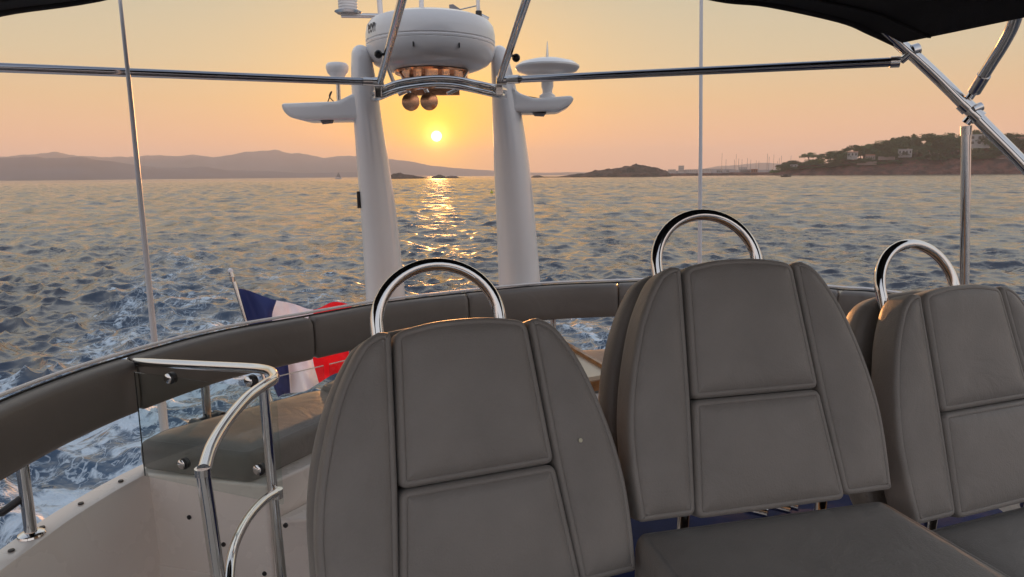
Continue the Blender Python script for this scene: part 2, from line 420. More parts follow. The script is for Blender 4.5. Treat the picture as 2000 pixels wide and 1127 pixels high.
    b2 = n.new('ShaderNodeBsdfPrincipled'); b2.inputs['Base Color'].default_value = (.54, .65, .75, 1); b2.inputs['Roughness'].default_value = .55
    ub = n.new('ShaderNodeBump'); ub.inputs['Distance'].default_value = .12; l.new(f2, ub.inputs['Height']); l.new(bs, ub.inputs['Normal']); l.new(ub.outputs[0], b2.inputs['Normal'])
    # aerated water under the foam turns a clearer blue
    cr = ramp(n, [(0, (.030, .038, .056)), (1, (.040, .095, .17))]); l.new(at.outputs['Fac'], cr.inputs[0]); l.new(cr.outputs[0], b.inputs['Base Color'])
    ms = n.new('ShaderNodeMixShader'); l.new(ff, ms.inputs[0]); l.new(b.outputs[0], ms.inputs[1]); l.new(b2.outputs[0], ms.inputs[2])
    l.new(ms.outputs[0], n['Material Output'].inputs[0])
    me.materials.append(M)
    o = bpy.data.objects.new('sea_water', me); COL.objects.link(o); tag(o, 'choppy sea with a foaming wake under the setting sun', kind='structure')
sea()

# ------------------------------------------------------------------ far land
def land(name, prof, D, depth, material, label, step=6, rough=.12, seed=0, power=1.0, nd=14, base=-3, kind='structure'):
    xs = [p[0] for p in prof]; ys = [p[1] for p in prof]
    n = max(4, int((xs[-1]-xs[0])/step)); V, Fc = [], []
    for i in range(n+1):
        px = xs[0]+(xs[-1]-xs[0])*i/n; py = np.interp(px, xs, ys)
        h = max(0, hpx(py, px, D)); h *= 1+.07*noise.fractal(Vector((px*.022, seed*7.1, 0)), .8, 2.2, 4); di = PR(px, 1).normalized()
        for j in range(nd+1):
            t = -1+2*j/nd
            w = max(0, 1-abs(t)**(1.5))**power
            rr = D+t*depth*(.35+.65*min(1, h/(max(1, hpx(min(ys), px, D)))))
            q = di*rr
            nz = noise.fractal(Vector((q.x, q.y, seed*100))/(depth*.45), .9, 2.1, 5)
            hh = h*w*(1+rough*nz*(1 if abs(t) > .05 else .25)) if 0 < j < nd else 0
            V.append((q.x, q.y, hh if hh > .0 and 0 < j < nd else base))
    for i in range(n):
        for j in range(nd):
            a = i*(nd+1)+j; Fc.append((a, a+1, a+nd+2, a+nd+1))
    mb = MB().add(V, Fc); o = mb.build(name, material, ang=60); tag(o, label, kind=kind); return o
M_hill = mat('wooded_hill', (.05, .062, .085), .9, vary=.3, vscale=.004)
def rockmat(name, a, b, scale=.05):
    M = bpy.data.materials.new(name); M.use_nodes = True; n = M.node_tree.nodes; l = M.node_tree.links; B = n['Principled BSDF']; B.inputs['Roughness'].default_value = .9
    g = n.new('ShaderNodeNewGeometry'); t = n.new('ShaderNodeTexNoise'); t.inputs['Scale'].default_value = scale; t.inputs['Detail'].default_value = 8; l.new(g.outputs['Position'], t.inputs['Vector'])
    r = ramp(n, [(.38, a), (.62, b)]); l.new(t.outputs[0], r.inputs[0]); l.new(r.outputs[0], B.inputs['Base Color'])
    u = n.new('ShaderNodeBump'); u.inputs['Distance'].default_value = 6; l.new(t.outputs[0], u.inputs['Height']); l.new(u.outputs[0], B.inputs['Normal']); return M
M_rock = rockmat('red_porphyry_rock', (.032, .018, .016), (.135, .055, .042), .09)
M_isl = rockmat('scrubby_island_rock', (.035, .032, .022), (.12, .07, .05), .08)
land('distant_mountains', [(-700, 318), (-300, 300), (-60, 312), (30, 306), (70, 302), (110, 296), (140, 302), (200, 308), (240, 303), (275, 306), (330, 303), (375, 304), (420, 307), (460, 302), (500, 295), (545, 295), (590, 300), (635, 309), (665, 305), (700, 304), (760, 310), (800, 315), (850, 324), (900, 329), (960, 333), (1040, 337), (1200, 336), (1350, 334), (1400, 325), (1450, 321), (1500, 318), (1560, 322), (1700, 330), (1900, 335)], 7200, 950, M_hill, 'hazy blue mountain range on the horizon', 8, .08, 1)
land('coastal_hills', [(-700, 312), (-200, 305), (0, 308), (100, 308), (160, 307), (220, 316), (270, 322), (330, 327), (400, 326), (450, 333), (520, 334), (600, 338), (690, 336), (760, 341), (850, 343)], 4700, 580, M_hill, 'nearer hazy coastal hills', 8, .10, 2)
land('town_shore', [(1225, 338), (1290, 334), (1340, 333), (1380, 332), (1420, 331), (1480, 332), (1560, 330), (1700, 332)], 2900, 200, M_hill, 'low hazy town shoreline', 4, .4, 3)
land('island', [(1036, 346), (1043, 343), (1052, 342.5), (1062, 345), (1090, 345), (1110, 342), (1140, 339), (1165, 333), (1190, 330), (1215, 326), (1235, 323), (1262, 323), (1285, 329), (1300, 333), (1308, 339), (1314, 346)], 1000, 34, M_isl, 'dark rocky island', 1.2, .35, 4, nd=20)
land('islet', [(762, 344), (768, 340), (780, 338), (790, 341), (810, 343), (828, 346), (840, 347), (850, 344), (860, 341), (870, 345), (880, 343), (890, 344), (898, 347), (906, 347.5)], 1070, 16, M_isl, 'small rocky islets below the sun', 1.0, .5, 5, nd=12)
land('breakwater', [(1308, 339.5), (1340, 338.5), (1400, 338), (1440, 336.5), (1500, 336.5), (1560, 336)], 1230, 12, M_rock, 'long low dark breakwater', 2, .3, 6, nd=8)
HEAD = [(1488, 338), (1505, 334), (1525, 328), (1560, 321), (1600, 316), (1650, 310), (1700, 305), (1760, 299), (1830, 294), (1900, 290), (1980, 288), (2100, 285), (2300, 288), (2500, 298)]
land('rocky_headland', [(x, y+4) for x, y in HEAD], 1165, 75, M_rock, 'red rock headland', 2.5, .22, 8, nd=26)
HD = 1165
def headz(px, t):
    xs = [p[0] for p in HEAD]; ys = [p[1]+4 for p in HEAD]
    h = max(0, hpx(np.interp(px, xs, ys), px, HD)); return h*max(0, 1-abs(t)**1.5)
def headpos(px, t):
    xs = [p[0] for p in HEAD]; h = max(0, hpx(np.interp(px, xs, [p[1]+4 for p in HEAD]), px, HD)); hm = max(1, hpx(282, px, HD))
    q = PR(px, HD+t*75*(.35+.65*min(1, h/hm))); return Vector((q.x, q.y, headz(px, t)))

# trees ------------------------------------------------------------
M_leaf = []
for nm, c in (('pine_foliage', (.035, .105, .022)), ('dark_foliage', (.024, .080, .020)), ('bright_foliage', (.05, .13, .028))):
    M_leaf.append(mat(nm, c, .8, vary=.35, vscale=.25))
M_bark = mat('pine_bark', (.09, .06, .045), .9)
def crown_mesh(kind, seed):
    rd = random.Random(seed); mb = MB(); clumps = []
    if kind == 'umbrella':
        for k in range(40):
            a = rd.uniform(0, 6.28); q = math.sqrt(rd.random()); clumps.append((Vector((math.cos(a)*q*9, math.sin(a)*q*9, 9.5+5.0*(1-q*q)*rd.uniform(.3, 1)+rd.uniform(-.6, .6))), rd.uniform(1.6, 2.9), .6))
    elif kind == 'round':
        for k in range(34):
            v = Vector((rd.gauss(0, 1), rd.gauss(0, 1), rd.gauss(0, 1))).normalized()*rd.uniform(.35, 1)
            clumps.append((Vector((v.x*6.5, v.y*6.5, 9+v.z*5.0)), rd.uniform(1.5, 2.7), .85))
    elif kind == 'bush':
        for k in range(16):
            a = rd.uniform(0, 6.28); q = math.sqrt(rd.random()); clumps.append((Vector((math.cos(a)*q*6, math.sin(a)*q*6, 2.0+2.5*rd.random()*(1.1-q))), rd.uniform(1.2, 2.3), .8))
    else:
        for k in range(22):
            h = k/21; clumps.append((Vector((rd.uniform(-.4, .4), rd.uniform(-.4, .4), 1.5+h*14)), 1.5*(1-h)**.6+.3, 1.3))
    for c, r, fl in clumps:
        for k in range(60):
            v = Vector((rd.gauss(0, 1), rd.gauss(0, 1), rd.gauss(0, 1))).normalized()*rd.uniform(.5, 1.05)
            p = c+Vector((v.x*r, v.y*r, v.z*r*fl)); s = rd.uniform(.28, .6)
            a = Vector((rd.gauss(0, 1), rd.gauss(0, 1), rd.gauss(0, 1))).normalized(); b = a.orthogonal().normalized()
            mb.add([p+a*s, p+b*s*.8, p-a*s, p-b*s*.8], [(0, 1, 2, 3)])
    return mb
def tree(kind, seed, lab, nm):
    t = thing(nm, (0, 0, 0), lab, 'tree', 'pines and trees on the rocky headland')
    hh = {'umbrella': 12, 'round': 7, 'bush': 2.5, 'cypress': 3}[kind]
    tr = MB(); rd = random.Random(seed)
    tr.tube(smooth([(0, 0, -1.5), (.3, .1, hh*.4), (-.2, .3, hh*.75), (.1, 0, hh)], 4), [.55-.25*i/12 for i in range(13)], 8)
    if kind in ('umbrella', 'round'):
        for k in range(5):
            a = rd.uniform(0, 6.28); tr.tube([(0, 0, hh*.6), (math.cos(a)*2.5, math.sin(a)*2.5, hh*.85), (math.cos(a)*5, math.sin(a)*5, hh*1.05)], [.25, .18, .1], 6)
    tr.build('trunk', M_bark, t, world=False)
    crown_mesh(kind, seed).build('crown', M_leaf[{'umbrella': 0, 'round': 1, 'bush': 2, 'cypress': 1}[kind]], t, sm=False, world=False)
    return t
tspec = [  # px, top y, kind, t (front/back), width scale, label
 (1512, 331, 'bush', -.6, .7, 'small bush at the low seaward tip of the rocky headland'),
 (1530, 321, 'bush', -.3, 1.0, 'round bush just inland of the headland tip'),
 (1548, 312, 'round', -.2, .8, 'low round tree between the headland tip and the flat-topped pine'),
 (1578, 296, 'umbrella', 0, .9, 'solitary flat-topped pine standing out near the low end of the headland'),
 (1597, 306, 'bush', -.2, 1.1, 'spreading bush right behind the solitary flat-topped pine'),
 (1620, 293, 'round', .1, 1.1, 'dense tree where the continuous woodland of the headland starts'),
 (1645, 292, 'round', .1, 1.2, 'broad tree at the start of the woodland, above the white gabled house'),
 (1668, 281, 'umbrella', 0, 1.0, 'flat-topped pine directly above the white gabled house'),
 (1690, 279, 'umbrella', .1, 1.05, 'flat-topped pine with a gap of sky beneath it'),
 (1708, 276, 'round', .1, 1.0, 'round tree just before the twin-humped crowns'),
 (1724, 271, 'round', .1, 1.2, 'tall round tree with a thin cypress beside it'),
 (1742, 277, 'cypress', .1, .7, 'thin short cypress beside the tall round tree'),
 (1762, 262, 'round', .1, 1.4, 'big domed tree next to the tall pointed cypress'),
 (1747, 285, 'round', -.2, 1.0, 'shaded tree under the big domed tree'),
 (1779, 259, 'cypress', .1, 1.1, 'tall pointed cypress rising above the wood'),
 (1790, 277, 'round', 0, .9, 'low tree in the dip between the pointed cypress and the tallest pine'),
 (1812, 258, 'umbrella', .1, 1.5, 'tallest broad pine crowning the headland'),
 (1838, 262, 'round', .1, 1.3, 'rounded shoulder of trees beside the tallest pine'),
 (1825, 276, 'round', -.3, 1.2, 'dark tree in front of the tallest pine'),
 (1862, 270, 'umbrella', .1, 1.2, 'flat spreading pine just before the steel awning post'),
 (1855, 283, 'round', -.3, 1.2, 'dark tree beneath the flat spreading pine'),
 (1905, 258, 'umbrella', .2, 1.1, 'flat-topped pine rising behind the large pale villa'),
 (1938, 271, 'round', -.1, 1.2, 'green tree beside the large pale villa'),
 (1960, 281, 'round', -.3, 1.3, 'leafy tree downhill from the large pale villa'),
 (1988, 268, 'umbrella', .1, 1.1, 'pine at the far end of the visible headland by the frame edge'),
 (2020, 270, 'round', 0, 1.4, 'tree partly cut off at the edge of the view'),
]
protos = {k: tree(k, i+3, 'x', nm) for i, (k, nm) in enumerate((('umbrella', 'umbrella_pine'), ('round', 'broad_tree'), ('bush', 'bush'), ('cypress', 'cypress_tree')))}
used = set()
topz = {'umbrella': 15.6, 'round': 15.5, 'bush': 5.5, 'cypress': 17}
for px, ty, kind, t, sc, lab in tspec:
    o = protos[kind] if kind not in used else copy_tree(protos[kind]); used.add(kind)
    p = headpos(px, t); rr = math.hypot(p.x, p.y); want = hpx(ty, px, rr)-p.z; s = max(.5, want/topz[kind])
    o.location = p; kpx = rr/F; w = sc*{'umbrella': 44*kpx/22, 'round': 36*kpx/15, 'bush': 26*kpx/14, 'cypress': 10*kpx/3}[kind]; o.scale = (w, w, s); o.rotation_euler = (0, 0, random.uniform(0, 6)); o['label'] = lab
    if kind == 'bush': o['category'] = 'bush'
fill_rd = random.Random(21)
for q in range(110):
    px = 1525+fill_rd.random()**.85*520; t = fill_rd.choice([-.60, -.52, -.4, -.3, -.15, .0]); p = headpos(px, t); o = copy_tree(protos['round']); o.location = p
    e_ = .75+.5*fill_rd.random(); hs_ = {-.60: .38, -.52: .5, -.4: .8}.get(t, 1.05)*e_*(.55+.45*min(1, (px-1560)/200)); o.scale = (1.6*e_, 1.6*e_, hs_*(1.55 if t > -.2 else 1.2)); o.rotation_euler = (0, 0, fill_rd.uniform(0, 6))
    o['label'] = 'dark rounded tree within the massed wood covering the headland slope'; o['group'] = 'massed trees of the headland wood'
# undergrowth mass
def scrub():
    rd = random.Random(5); mb = MB()
    for k in range(2300):
        px = 1500+rd.random()**.8*700; t = rd.uniform(-.80, .4)
        if t < -.5 and rd.random() < .75: continue
        p = headpos(px, t)
        if p.z < 4: continue
        r0 = rd.uniform(1.5, 4.2)
        for q in range(9):
            v = Vector((rd.gauss(0, 1), rd.gauss(0, 1), abs(rd.gauss(0, .7))))*r0*.6; s = rd.uniform(.5, 1.2)
            a = Vector((rd.gauss(0, 1), rd.gauss(0, 1), rd.gauss(0, 1))).normalized(); b = a.orthogonal().normalized(); c = p+v
            mb.add([c+a*s, c+b*s*.8, c-a*s, c-b*s*.8], [(0, 1, 2, 3)])
    tag(mb.build('undergrowth', M_leaf[1], sm=False), 'dense scrub covering the headland slope', 'undergrowth', kind='stuff')
scrub()

# houses ------------------------------------------------------------
M_wall = mat('white_render', (.32, .32, .32), .8, vary=.08, vscale=.3); M_pink = mat('pale_pink_render', (.27, .22, .20), .8, vary=.1, vscale=.3)
M_roof = mat('terracotta_roof', (.30, .13, .08), .8, vary=.2, vscale=.5); M_win = mat('dark_window', (.03, .035, .04), .2)
def house(px, ybase, wpx, hpx_, t, lab, name='villa', roof='gable', wins=3, floors=1, mw=None, ang=0, D=None):
    p = headpos(px, t) if D is None else PR(px, D); rr = math.hypot(p.x, p.y); k = rr/F
    zb = hpx(ybase, px, rr); w, h = wpx*k, hpx_*k; dp_ = w*.7
    o = thing(name, (p.x, p.y, zb), lab, 'house'); o.rotation_euler = (0, 0, math.atan2(-p.x, p.y)+ang)
    mw = mw or M_wall
    MB().box((0, 0, h/2-2), (w, dp_, h+4)).build('wall', mw, o, sm=False, world=False)
    if roof == 'gable':
        e = .6; hr = h*.28; V = [(-w/2-e, -dp_/2-e, h), (w/2+e, -dp_/2-e, h), (w/2+e, dp_/2+e, h), (-w/2-e, dp_/2+e, h), (-w/2-e, 0, h+hr), (w/2+e, 0, h+hr)]
        MB().add(V, [(0, 1, 5, 4), (2, 3, 4, 5), (0, 4, 3), (1, 2, 5), (3, 2, 1, 0)]).build('roof', M_roof, o, sm=False, world=False)
    else: MB().box((0, 0, h+.35), (w+.8, dp_+.8, .7)).build('roof', mw, o, sm=False, world=False)
    for fl in range(floors):
        for i in range(wins):
            x = -w/2+w*(i+.5)/wins; z_ = h*(fl+.5)/floors
            MB().box((x, -dp_/2-.05, z_), (w/wins*.4, .2, h/floors*.5)).build('window', M_win, o, sm=False, world=False)
    return o
house(1662, 306, 16, 7, -.35, 'white gabled house low on the slope under the flat-topped pines')
house(1697, 312, 14, 7, -.45, 'pink terraced house with arches near the middle of the rocks', mw=M_pink, wins=4)
house(1764, 302, 20, 8, -.4, 'wide white flat-roofed house below the big domed tree', roof='flat', wins=4)
house(1818, 306, 15, 8, -.45, 'small white angled house under the tallest pine', ang=.5, wins=2)
house(1906, 284, 27, 16, -.15, 'large two storey pale villa between the awning post and the bow tube', floors=2, wins=3, mw=M_wall, roof='flat')
house(1549, 326, 12, 3.5, -.4, 'tiny white cabin near the low tip of the headland', roof='flat', wins=2)
house(1985, 284, 18, 10, -.2, 'pale house at the edge of the view above the low wall', mw=M_pink)
def wall(px0, px1, y, t, lab):
    a, b = headpos(px0, t), headpos(px1, t); rr = a.length; za = hpx(y, px0, math.hypot(a.x, a.y)); zb = hpx(y-1, px1, math.hypot(b.x, b.y)); k = HD/F
    a.z, b.z = za, zb; c = (a+b)/2; dd = (b-a); o = MB().box((0, 0, -1), (dd.length, 1.2, 5)).build('terrace_wall', M_pink, sm=False)
    o.location = c; o.rotation_euler = (0, 0, math.atan2(dd.y, dd.x)); tag(o, lab, 'wall', 'terrace walls on the headland')
wall(1672, 1710, 318, -.62, 'low pale terrace wall under the pink house')
wall(1712, 1745, 308, -.5, 'pale terrace wall leading to the flat-roofed white house')
wall(1935, 1995, 303, -.5, 'long pale wall across the slope below the large villa')
wall(1940, 1990, 311, -.6, 'thin lower wall beneath the long pale wall')

# marina -----------------------------------------------------------
M_hull = mat('white_boat_hull', (.65, .66, .68), .3); M_mast = mat('grey_alloy_mast', (.22, .22, .24), .5)
def sailboat(px, ytop, D, lab, group=None, name='sailing_boat', sail=False):
    p = PR(px, D); o = thing(name, (p.x, p.y, 0), lab, 'sailboat', group); o.rotation_euler = (0, 0, random.uniform(-.8, .8) if not sail else .3)
    Lh = 12 if not sail else 11; rings = []
    for i in range(9):
        u = i/8; w = 1.8*math.sin(math.pi*min(1, .25+u*.75))**.7*(1 if u < .6 else 1-(u-.6)*2.2) if u < 1 else .05
        w = max(w, .06); x = -Lh/2+Lh*u; rings.append([(x, -w, 1.5+.3*u), (x, -w*.8, .3), (x, 0, -.5), (x, w*.8, .3), (x, w, 1.5+.3*u)])
    MB().loft(rings).build('hull', M_hull, o, world=False)
    MB().box((-.5, 0, 1.9), (4, 2, .8)).build('cabin', M_hull, o, sm=False, world=False)
    hm = hpx(ytop, px, D); MB().tube([(.8, 0, .5), (.8, 0, hm)], .30 if not sail else .2, 6).build('mast', M_mast, o, world=False)
    MB().tube([(.8, 0, 3), (-4.2, 0, 3.2)], .16, 6).build('boom', M_mast, o, world=False)
    if sail:
        MB().add([(.6, -.05, 3.3), (-4, .35, 3.4), (-1.8, .5, hm*.55), (.6, 0, hm*.97), (-1, .3, hm*.3)], [(0, 1, 4), (1, 2, 4), (2, 3, 4), (3, 0, 4)]).build('mainsail', M_sail, o, world=False)
        MB().add([(1.0, .05, hm*.9), (5.3, .1, 1.8), (1.2, .8, 2.4), (2.2, .5, hm*.4)], [(0, 1, 3), (1, 2, 3), (2, 0, 3)]).build('jib', M_sail, o, world=False)
    return o
M_sail = mat('sail_cloth', (.30, .28, .27), .8)
for px, yt, lab in [(1408, 299, 'moored sailing boat with the tallest mast, first of the marina'), (1416, 311, 'moored sailing boat just after the tallest mast'),
    (1432.5, 312, 'moored sailing boat between the tall mast and the pavilion'), (1435.5, 301, 'moored sailing boat with a tall thick mast by the pavilion'),
    (1440.5, 310, 'moored sailing boat with a short mast in front of the pavilion start'), (1447, 311, 'moored sailing boat at the start of the open pavilion'),
    (1457.5, 309, 'moored sailing boat behind the middle of the open pavilion'), (1464, 312, 'moored sailing boat at the end of the open pavilion'),
    (1475, 313, 'moored sailing boat behind the dark red hut'), (1480, 314, 'moored sailing boat just past the dark red hut'),
    (1496.5, 300, 'moored sailing boat with a tall mast in the pair nearer the headland'), (1499.5, 306, 'shorter of the mast pair near the headland'),
    (1508.5, 302, 'moored sailing boat with a thin tall mast after the pair'), (1516, 315, 'moored sailing boat with a low mast in the gap before the headland'),
    (1519.5, 309, 'moored sailing boat before the last tall mast'), (1523.5, 304, 'moored sailing boat with the last tall mast before the headland'), (1542, 304, 'lone mast showing above the headland tip')]:
    sailboat(px, yt, 1265+random.uniform(-8, 8), lab, 'sailing boats moored in the marina')
sailboat(660.5, 336, 1230, 'small yacht under sail in front of the hazy hills', name='sailing_yacht', sail=True)
def pavilion():
    p = PR(1455, 1250); k = 1250/F; o = thing('marina_pavilion', (p.x, p.y, 1), 'open marina pavilion with a flat roof on posts', 'building'); o.rotation_euler = (0, 0, math.atan2(-p.x, p.y))
    w = 20*k; MB().box((0, 0, 8.6), (w, 8, .8)).build('roof', M_mast, o, sm=False, world=False)
    for i in range(7): MB().box((-w/2+w*i/6, -3, 4), (.6, .6, 8.4)).build('post', M_mast, o, sm=False, world=False)
    MB().box((0, 2.5, 4), (w*.9, 2, 7)).build('wall', M_wall, o, sm=False, world=False)
pavilion()
for px, w, h, D, m_, lab in [(1473, 11, 5.5, 1250, M_roof, 'dark red hut on the quay after the pavilion'), (1405, 10, 3.5, 1245, M_wall, 'low white quay shed under the tallest mast'), (1421, 5, 4, 1245, M_wall, 'small white quay kiosk before the pavilion')]:
    house(px, 337, w, h, 0, lab, 'quay_building', 'flat', 3, 1, m_, 0, D)
for px, w, h, lab in [(1330, 10, 11, 'blocky tower block standing above the hazy shore'), (1312, 14, 4, 'low block on the hazy shore beside the island'), (1352, 18, 4, 'long low block on the hazy shore after the tower'), (1380, 16, 5, 'flat block on the hazy shore before the marina'), (1450, 14, 8, 'tall pale block on the hazy shore behind the pavilion')]:
    o = house(px, 335.5, w, h, 0, lab, 'shore_building', 'flat', 5, 3, M_wall, 0, 2700); o['group'] = 'buildings along the hazy town shore'
def buoy():
    p = PR(960, 140); o = thing('navigation_buoy', (p.x, p.y, 0), 'small yellow navigation buoy floating beside the mast', 'buoy')
    mb = MB().lathe([(.0, -.25), (.28, -.2), (.34, 0), (.34, .25), (.28, .36), (.12, .42), (.1, .62), (.0, .64)], (0, 0, 0), seg=20); mb.build('float', mat('buoy_yellow', (.55, .50, .03), .5), o, world=False)
    MB().lathe([(.09, .62), (.09, .75), (.0, .8)], (0, 0, 0), seg=12).build('top_mark', M_black, o, world=False)
buoy()
def dinghy():
    p = PR(1535, 640); o = thing('motorboat', (p.x, p.y, 0), 'small dark motorboat silhouetted off the headland tip', 'boat'); o.rotation_euler = (0, 0, .2)
    rings = [[(x, -w, 1.1+.35*max(0, x/4)), (x, -w*.7, .1), (x, 0, -.3), (x, w*.7, .1), (x, w, 1.1+.35*max(0, x/4))] for x, w in ((-4.5, 1.2), (-2, 1.5), (1, 1.4), (3.5, .8), (4.8, .06))]
    MB().loft(rings).build('hull', M_black, o, world=False)
    MB().loft([[(-1.6, -.9, 1), (1.2, -.9, 1), (1.2, .9, 1), (-1.6, .9, 1)], [(-1.3, -.7, 2.7), (.4, -.7, 2.7), (.4, .7, 2.7), (-1.3, .7, 2.7)]]).build('cabin', M_black, o, world=False)
dinghy()

# ------------------------------------------------------------------ the yacht
U = Vector((math.cos(R(17)), math.sin(R(17)), 0)); V_ = Vector((-math.sin(R(17)), math.cos(R(17)), 0))   # athwart, aft
ZR = -.62                                            # bolster top, under the eye
rail_px = [(0, 795), (130, 742), (255, 700), (430, 652), (605, 620), (760, 593), (910, 575), (1060, 560), (1205, 554)]
plan = [PZ(x, y, ZR) for x, y in rail_px]
plan = [Vector((-1.36, .7, H+ZR)), Vector((-1.42, 1.3, H+ZR))] + plan + [Vector((1.02, 3.93, H+ZR)), Vector((1.42, 3.83, H+ZR)), PZ(1640, 568, ZR), PZ(1700, 572, ZR), Vector((1.99, 3.2, H+ZR)), Vector((1.98, 2.5, H+ZR)), Vector((1.95, 1.8, H+ZR))]
for p in plan: p.z = H+ZR
path = smooth(plan, 14)
def near_i(px, py): q = PZ(px, py, ZR); return min(range(len(path)), key=lambda i: (path[i]-q).length)
cuts = [0, near_i(258, 699), near_i(606, 620), near_i(911, 575), near_i(1205, 554), near_i(1640, 568), len(path)-1]
def side(i):
    t = (path[min(i+1, len(path)-1)]-path[max(i-1, 0)]); t.z = 0; t.normalize(); return Vector((t.y, -t.x, 0))   # towards the cockpit
def dense(i0, i1, gap=.004):
    P = [path[i] for i in range(i0, i1+1)]; Nn = [side(i) for i in range(i0, i1+1)]
    ln = [0]
    for a, b in zip(P[:-1], P[1:]): ln.append(ln[-1]+(b-a).length)
    T = ln[-1]; ss = [gap, gap+.003, gap+.008, gap+.016]+list(np.linspace(gap+.03, T-gap-.03, max(6, int(T/.04))))+[T-gap-.016, T-gap-.008, T-gap-.003, T-gap]
    out = []
    for s in ss:
        k = min(len(ln)-2, max(0, int(np.searchsorted(ln, s))-1)); t = (s-ln[k])/(ln[k+1]-ln[k]); e = min(s-gap, T-gap-s)
        shr = 1-.16*max(0, 1-e/.016)**2; out.append((P[k].lerp(P[k+1], t), Nn[k].lerp(Nn[k+1], t).normalized(), shr))
    return out
HB = .19; TB = .07
sec = [(-.035, -.006), (-.03, 0), (.0, .002), (.020, -.001), (.030, -.008), (.035, -.020), (.038, -.06), (.039, -.10), (.038, -.14), (.035, -.172), (.028, -.186), (.016, -.190), (-.03, -.190), (-.035, -.186)]
blabels = ['long dark bolster section nearest the stair handrail, lowest in view', 'bolster section behind the curved stair handrail, with the flag beyond it', 'short bolster section between the flag and the big grab ring',
           'bolster section passing behind the pillars at the stern, seen right of the nearest grab ring', 'bolster section mostly hidden behind the middle helm seat', 'bolster section on the far side behind the third helm seat']
rail = thing('guard_rail', path[40], 'steel guard rail with posts and glass carrying the padded bolsters', 'railing')
for k in range(6):
    mb = MB(); rings = []
    for p, nn, shr in dense(cuts[k], cuts[k+1]):
        rings.append([p+nn*(a*shr)+Vector((0, 0, -.095+(b+.095)*shr)) for a, b in sec])
    mb.loft(rings); o = mb.build('bolster_cushion', M_rail, ang=80); tag(o, blabels[k], 'cushion', 'padded bolsters round the guard rail')
    # seam filler behind
tr = MB(); tr.tube([path[i]-side(i)*.047+Vector((0, 0, .013)) for i in range(0, len(path), 2)], 0.0065, 10); tr.build('trim_strip', M_gel, rail)
tr = MB(); tr.tube([path[i]-side(i)*.035+Vector((0, 0, .001)) for i in range(0, len(path), 2)], .0045, 8); tr.build('gap_shade', M_seam, rail)  # black tube stands in for the shaded gap under the trim
tr = MB(); tr.tube([path[i]-side(i)*.052+Vector((0, 0, -.10)) for i in range(0, len(path), 2)], .017, 12); tr.build('top_tube', M_steel, rail)
ZB = -1.03
def post(i, zb=ZB, r=.0165, base=True):
    p = path[i]-side(i)*.0; a = Vector((p.x, p.y, H+ZR-.18)); b = Vector((p.x, p.y, H+zb)); pm = MB().tube([a, b], r, 16); o = pm.build('post', M_steel, rail)
    if base: MB().lathe([(.001, .012), (.022, .012), (.034, .006), (.036, 0), (.001, 0)], b, seg=24).build('flange', M_steel, o)
    return o
ip = near_i(28, 786); post(ip); post(near_i(392, 661)); post(near_i(680, 606)); post(near_i(1084, 559)); post(near_i(1500, 562)); post(near_i(1720, 575))
def clamp(i, z_, s=1, name='glass_clamp'):
    p = path[i]; t = side(i).cross(Vector((0, 0, 1))); c = Vector((p.x, p.y, H+z_)); mb = MB()
    mb.tube([c-t*.085*s, c+t*.085*s], .019, 14); mb.lathe([(.001, -.024), (.02, -.024), (.02, .024), (.001, .024)], c-t*.075*s, side(i), 14); mb.lathe([(.001, -.024), (.02, -.024), (.02, .024), (.001, .024)], c+t*.075*s, side(i), 14)
    mb.build(name, M_black, rail)
clamp(near_i(392, 661), -.955, .7); MB().tube([Vector((*path[ip].xy, H-.905)), PD(4, 1001, 1.83), PD(-30, 1006, 1.80)], .012, 12).build('glass_clamp', M_black, rail)
def pane(mb, a, b, z0, z1, th=.004):
    t = (b-a).normalized(); n_ = Vector((t.y, -t.x, 0))*th; V = []
    for z_ in (z0, z1):
        for p in (a-n_, b-n_, b+n_, a+n_): V.append((p.x, p.y, H+z_))
    mb.add(V, [(0, 1, 2, 3), (7, 6, 5, 4), (0, 4, 5, 1), (1, 5, 6, 2), (2, 6, 7, 3), (3, 7, 4, 0)])
i0, i1 = near_i(480, 644), near_i(740, 597)
for a, b in ((i0, (i0+i1)//2), ((i0+i1)//2+1, i1)):
    mb = MB(); pane(mb, path[a]+side(a)*.04, path[b]+side(b)*.04, -1.02, -.845); g = mb.build('glass_pane', M_glassm, rail, sm=False)
    MB().tube([Vector((*(path[q]+side(q)*.04).xy, H-.842)) for q in (a, b)], .0022, 6).build('edge_strip', M_gel, g)

# bulwark ----------------------------------------------------------
bul = thing('flybridge_bulwark', path[20]+Vector((0, 0, -.5)), 'white moulded bulwark curving under the guard rail', 'bulwark')
def strip(i0, i1, cs, name, material, parent):
    rings = []
    for i in range(i0, i1+1): n_ = side(i); rings.append([Vector((*(path[i]+n_*a).xy, H+z_)) for a, z_ in cs])
    return MB().loft(rings).build(name, material, parent, ang=35)
cs_b = [(-.050, -1.09), (-.046, -1.045), (-.032, ZB), (.03, ZB), (.044, ZB-.004), (.052, ZB-.02), (.058, -1.25), (.07, -1.75), (-.02, -1.8), (-.10, -1.7), (-.065, -1.2)]
strip(0, len(path)-1, cs_b, 'moulding', M_hull_in, bul)
for px in (22, 82, 158, 236):
    y_ = np.interp(px, (22, 82, 158, 236), (1076, 1031, 984, 940)); p = PZ(px, y_, ZB+.002)
    MB().lathe([(.001, 0), (.009, 0), (.008, .004), (.001, .005)], p, seg=14).build('screw_cap', M_black, bul)

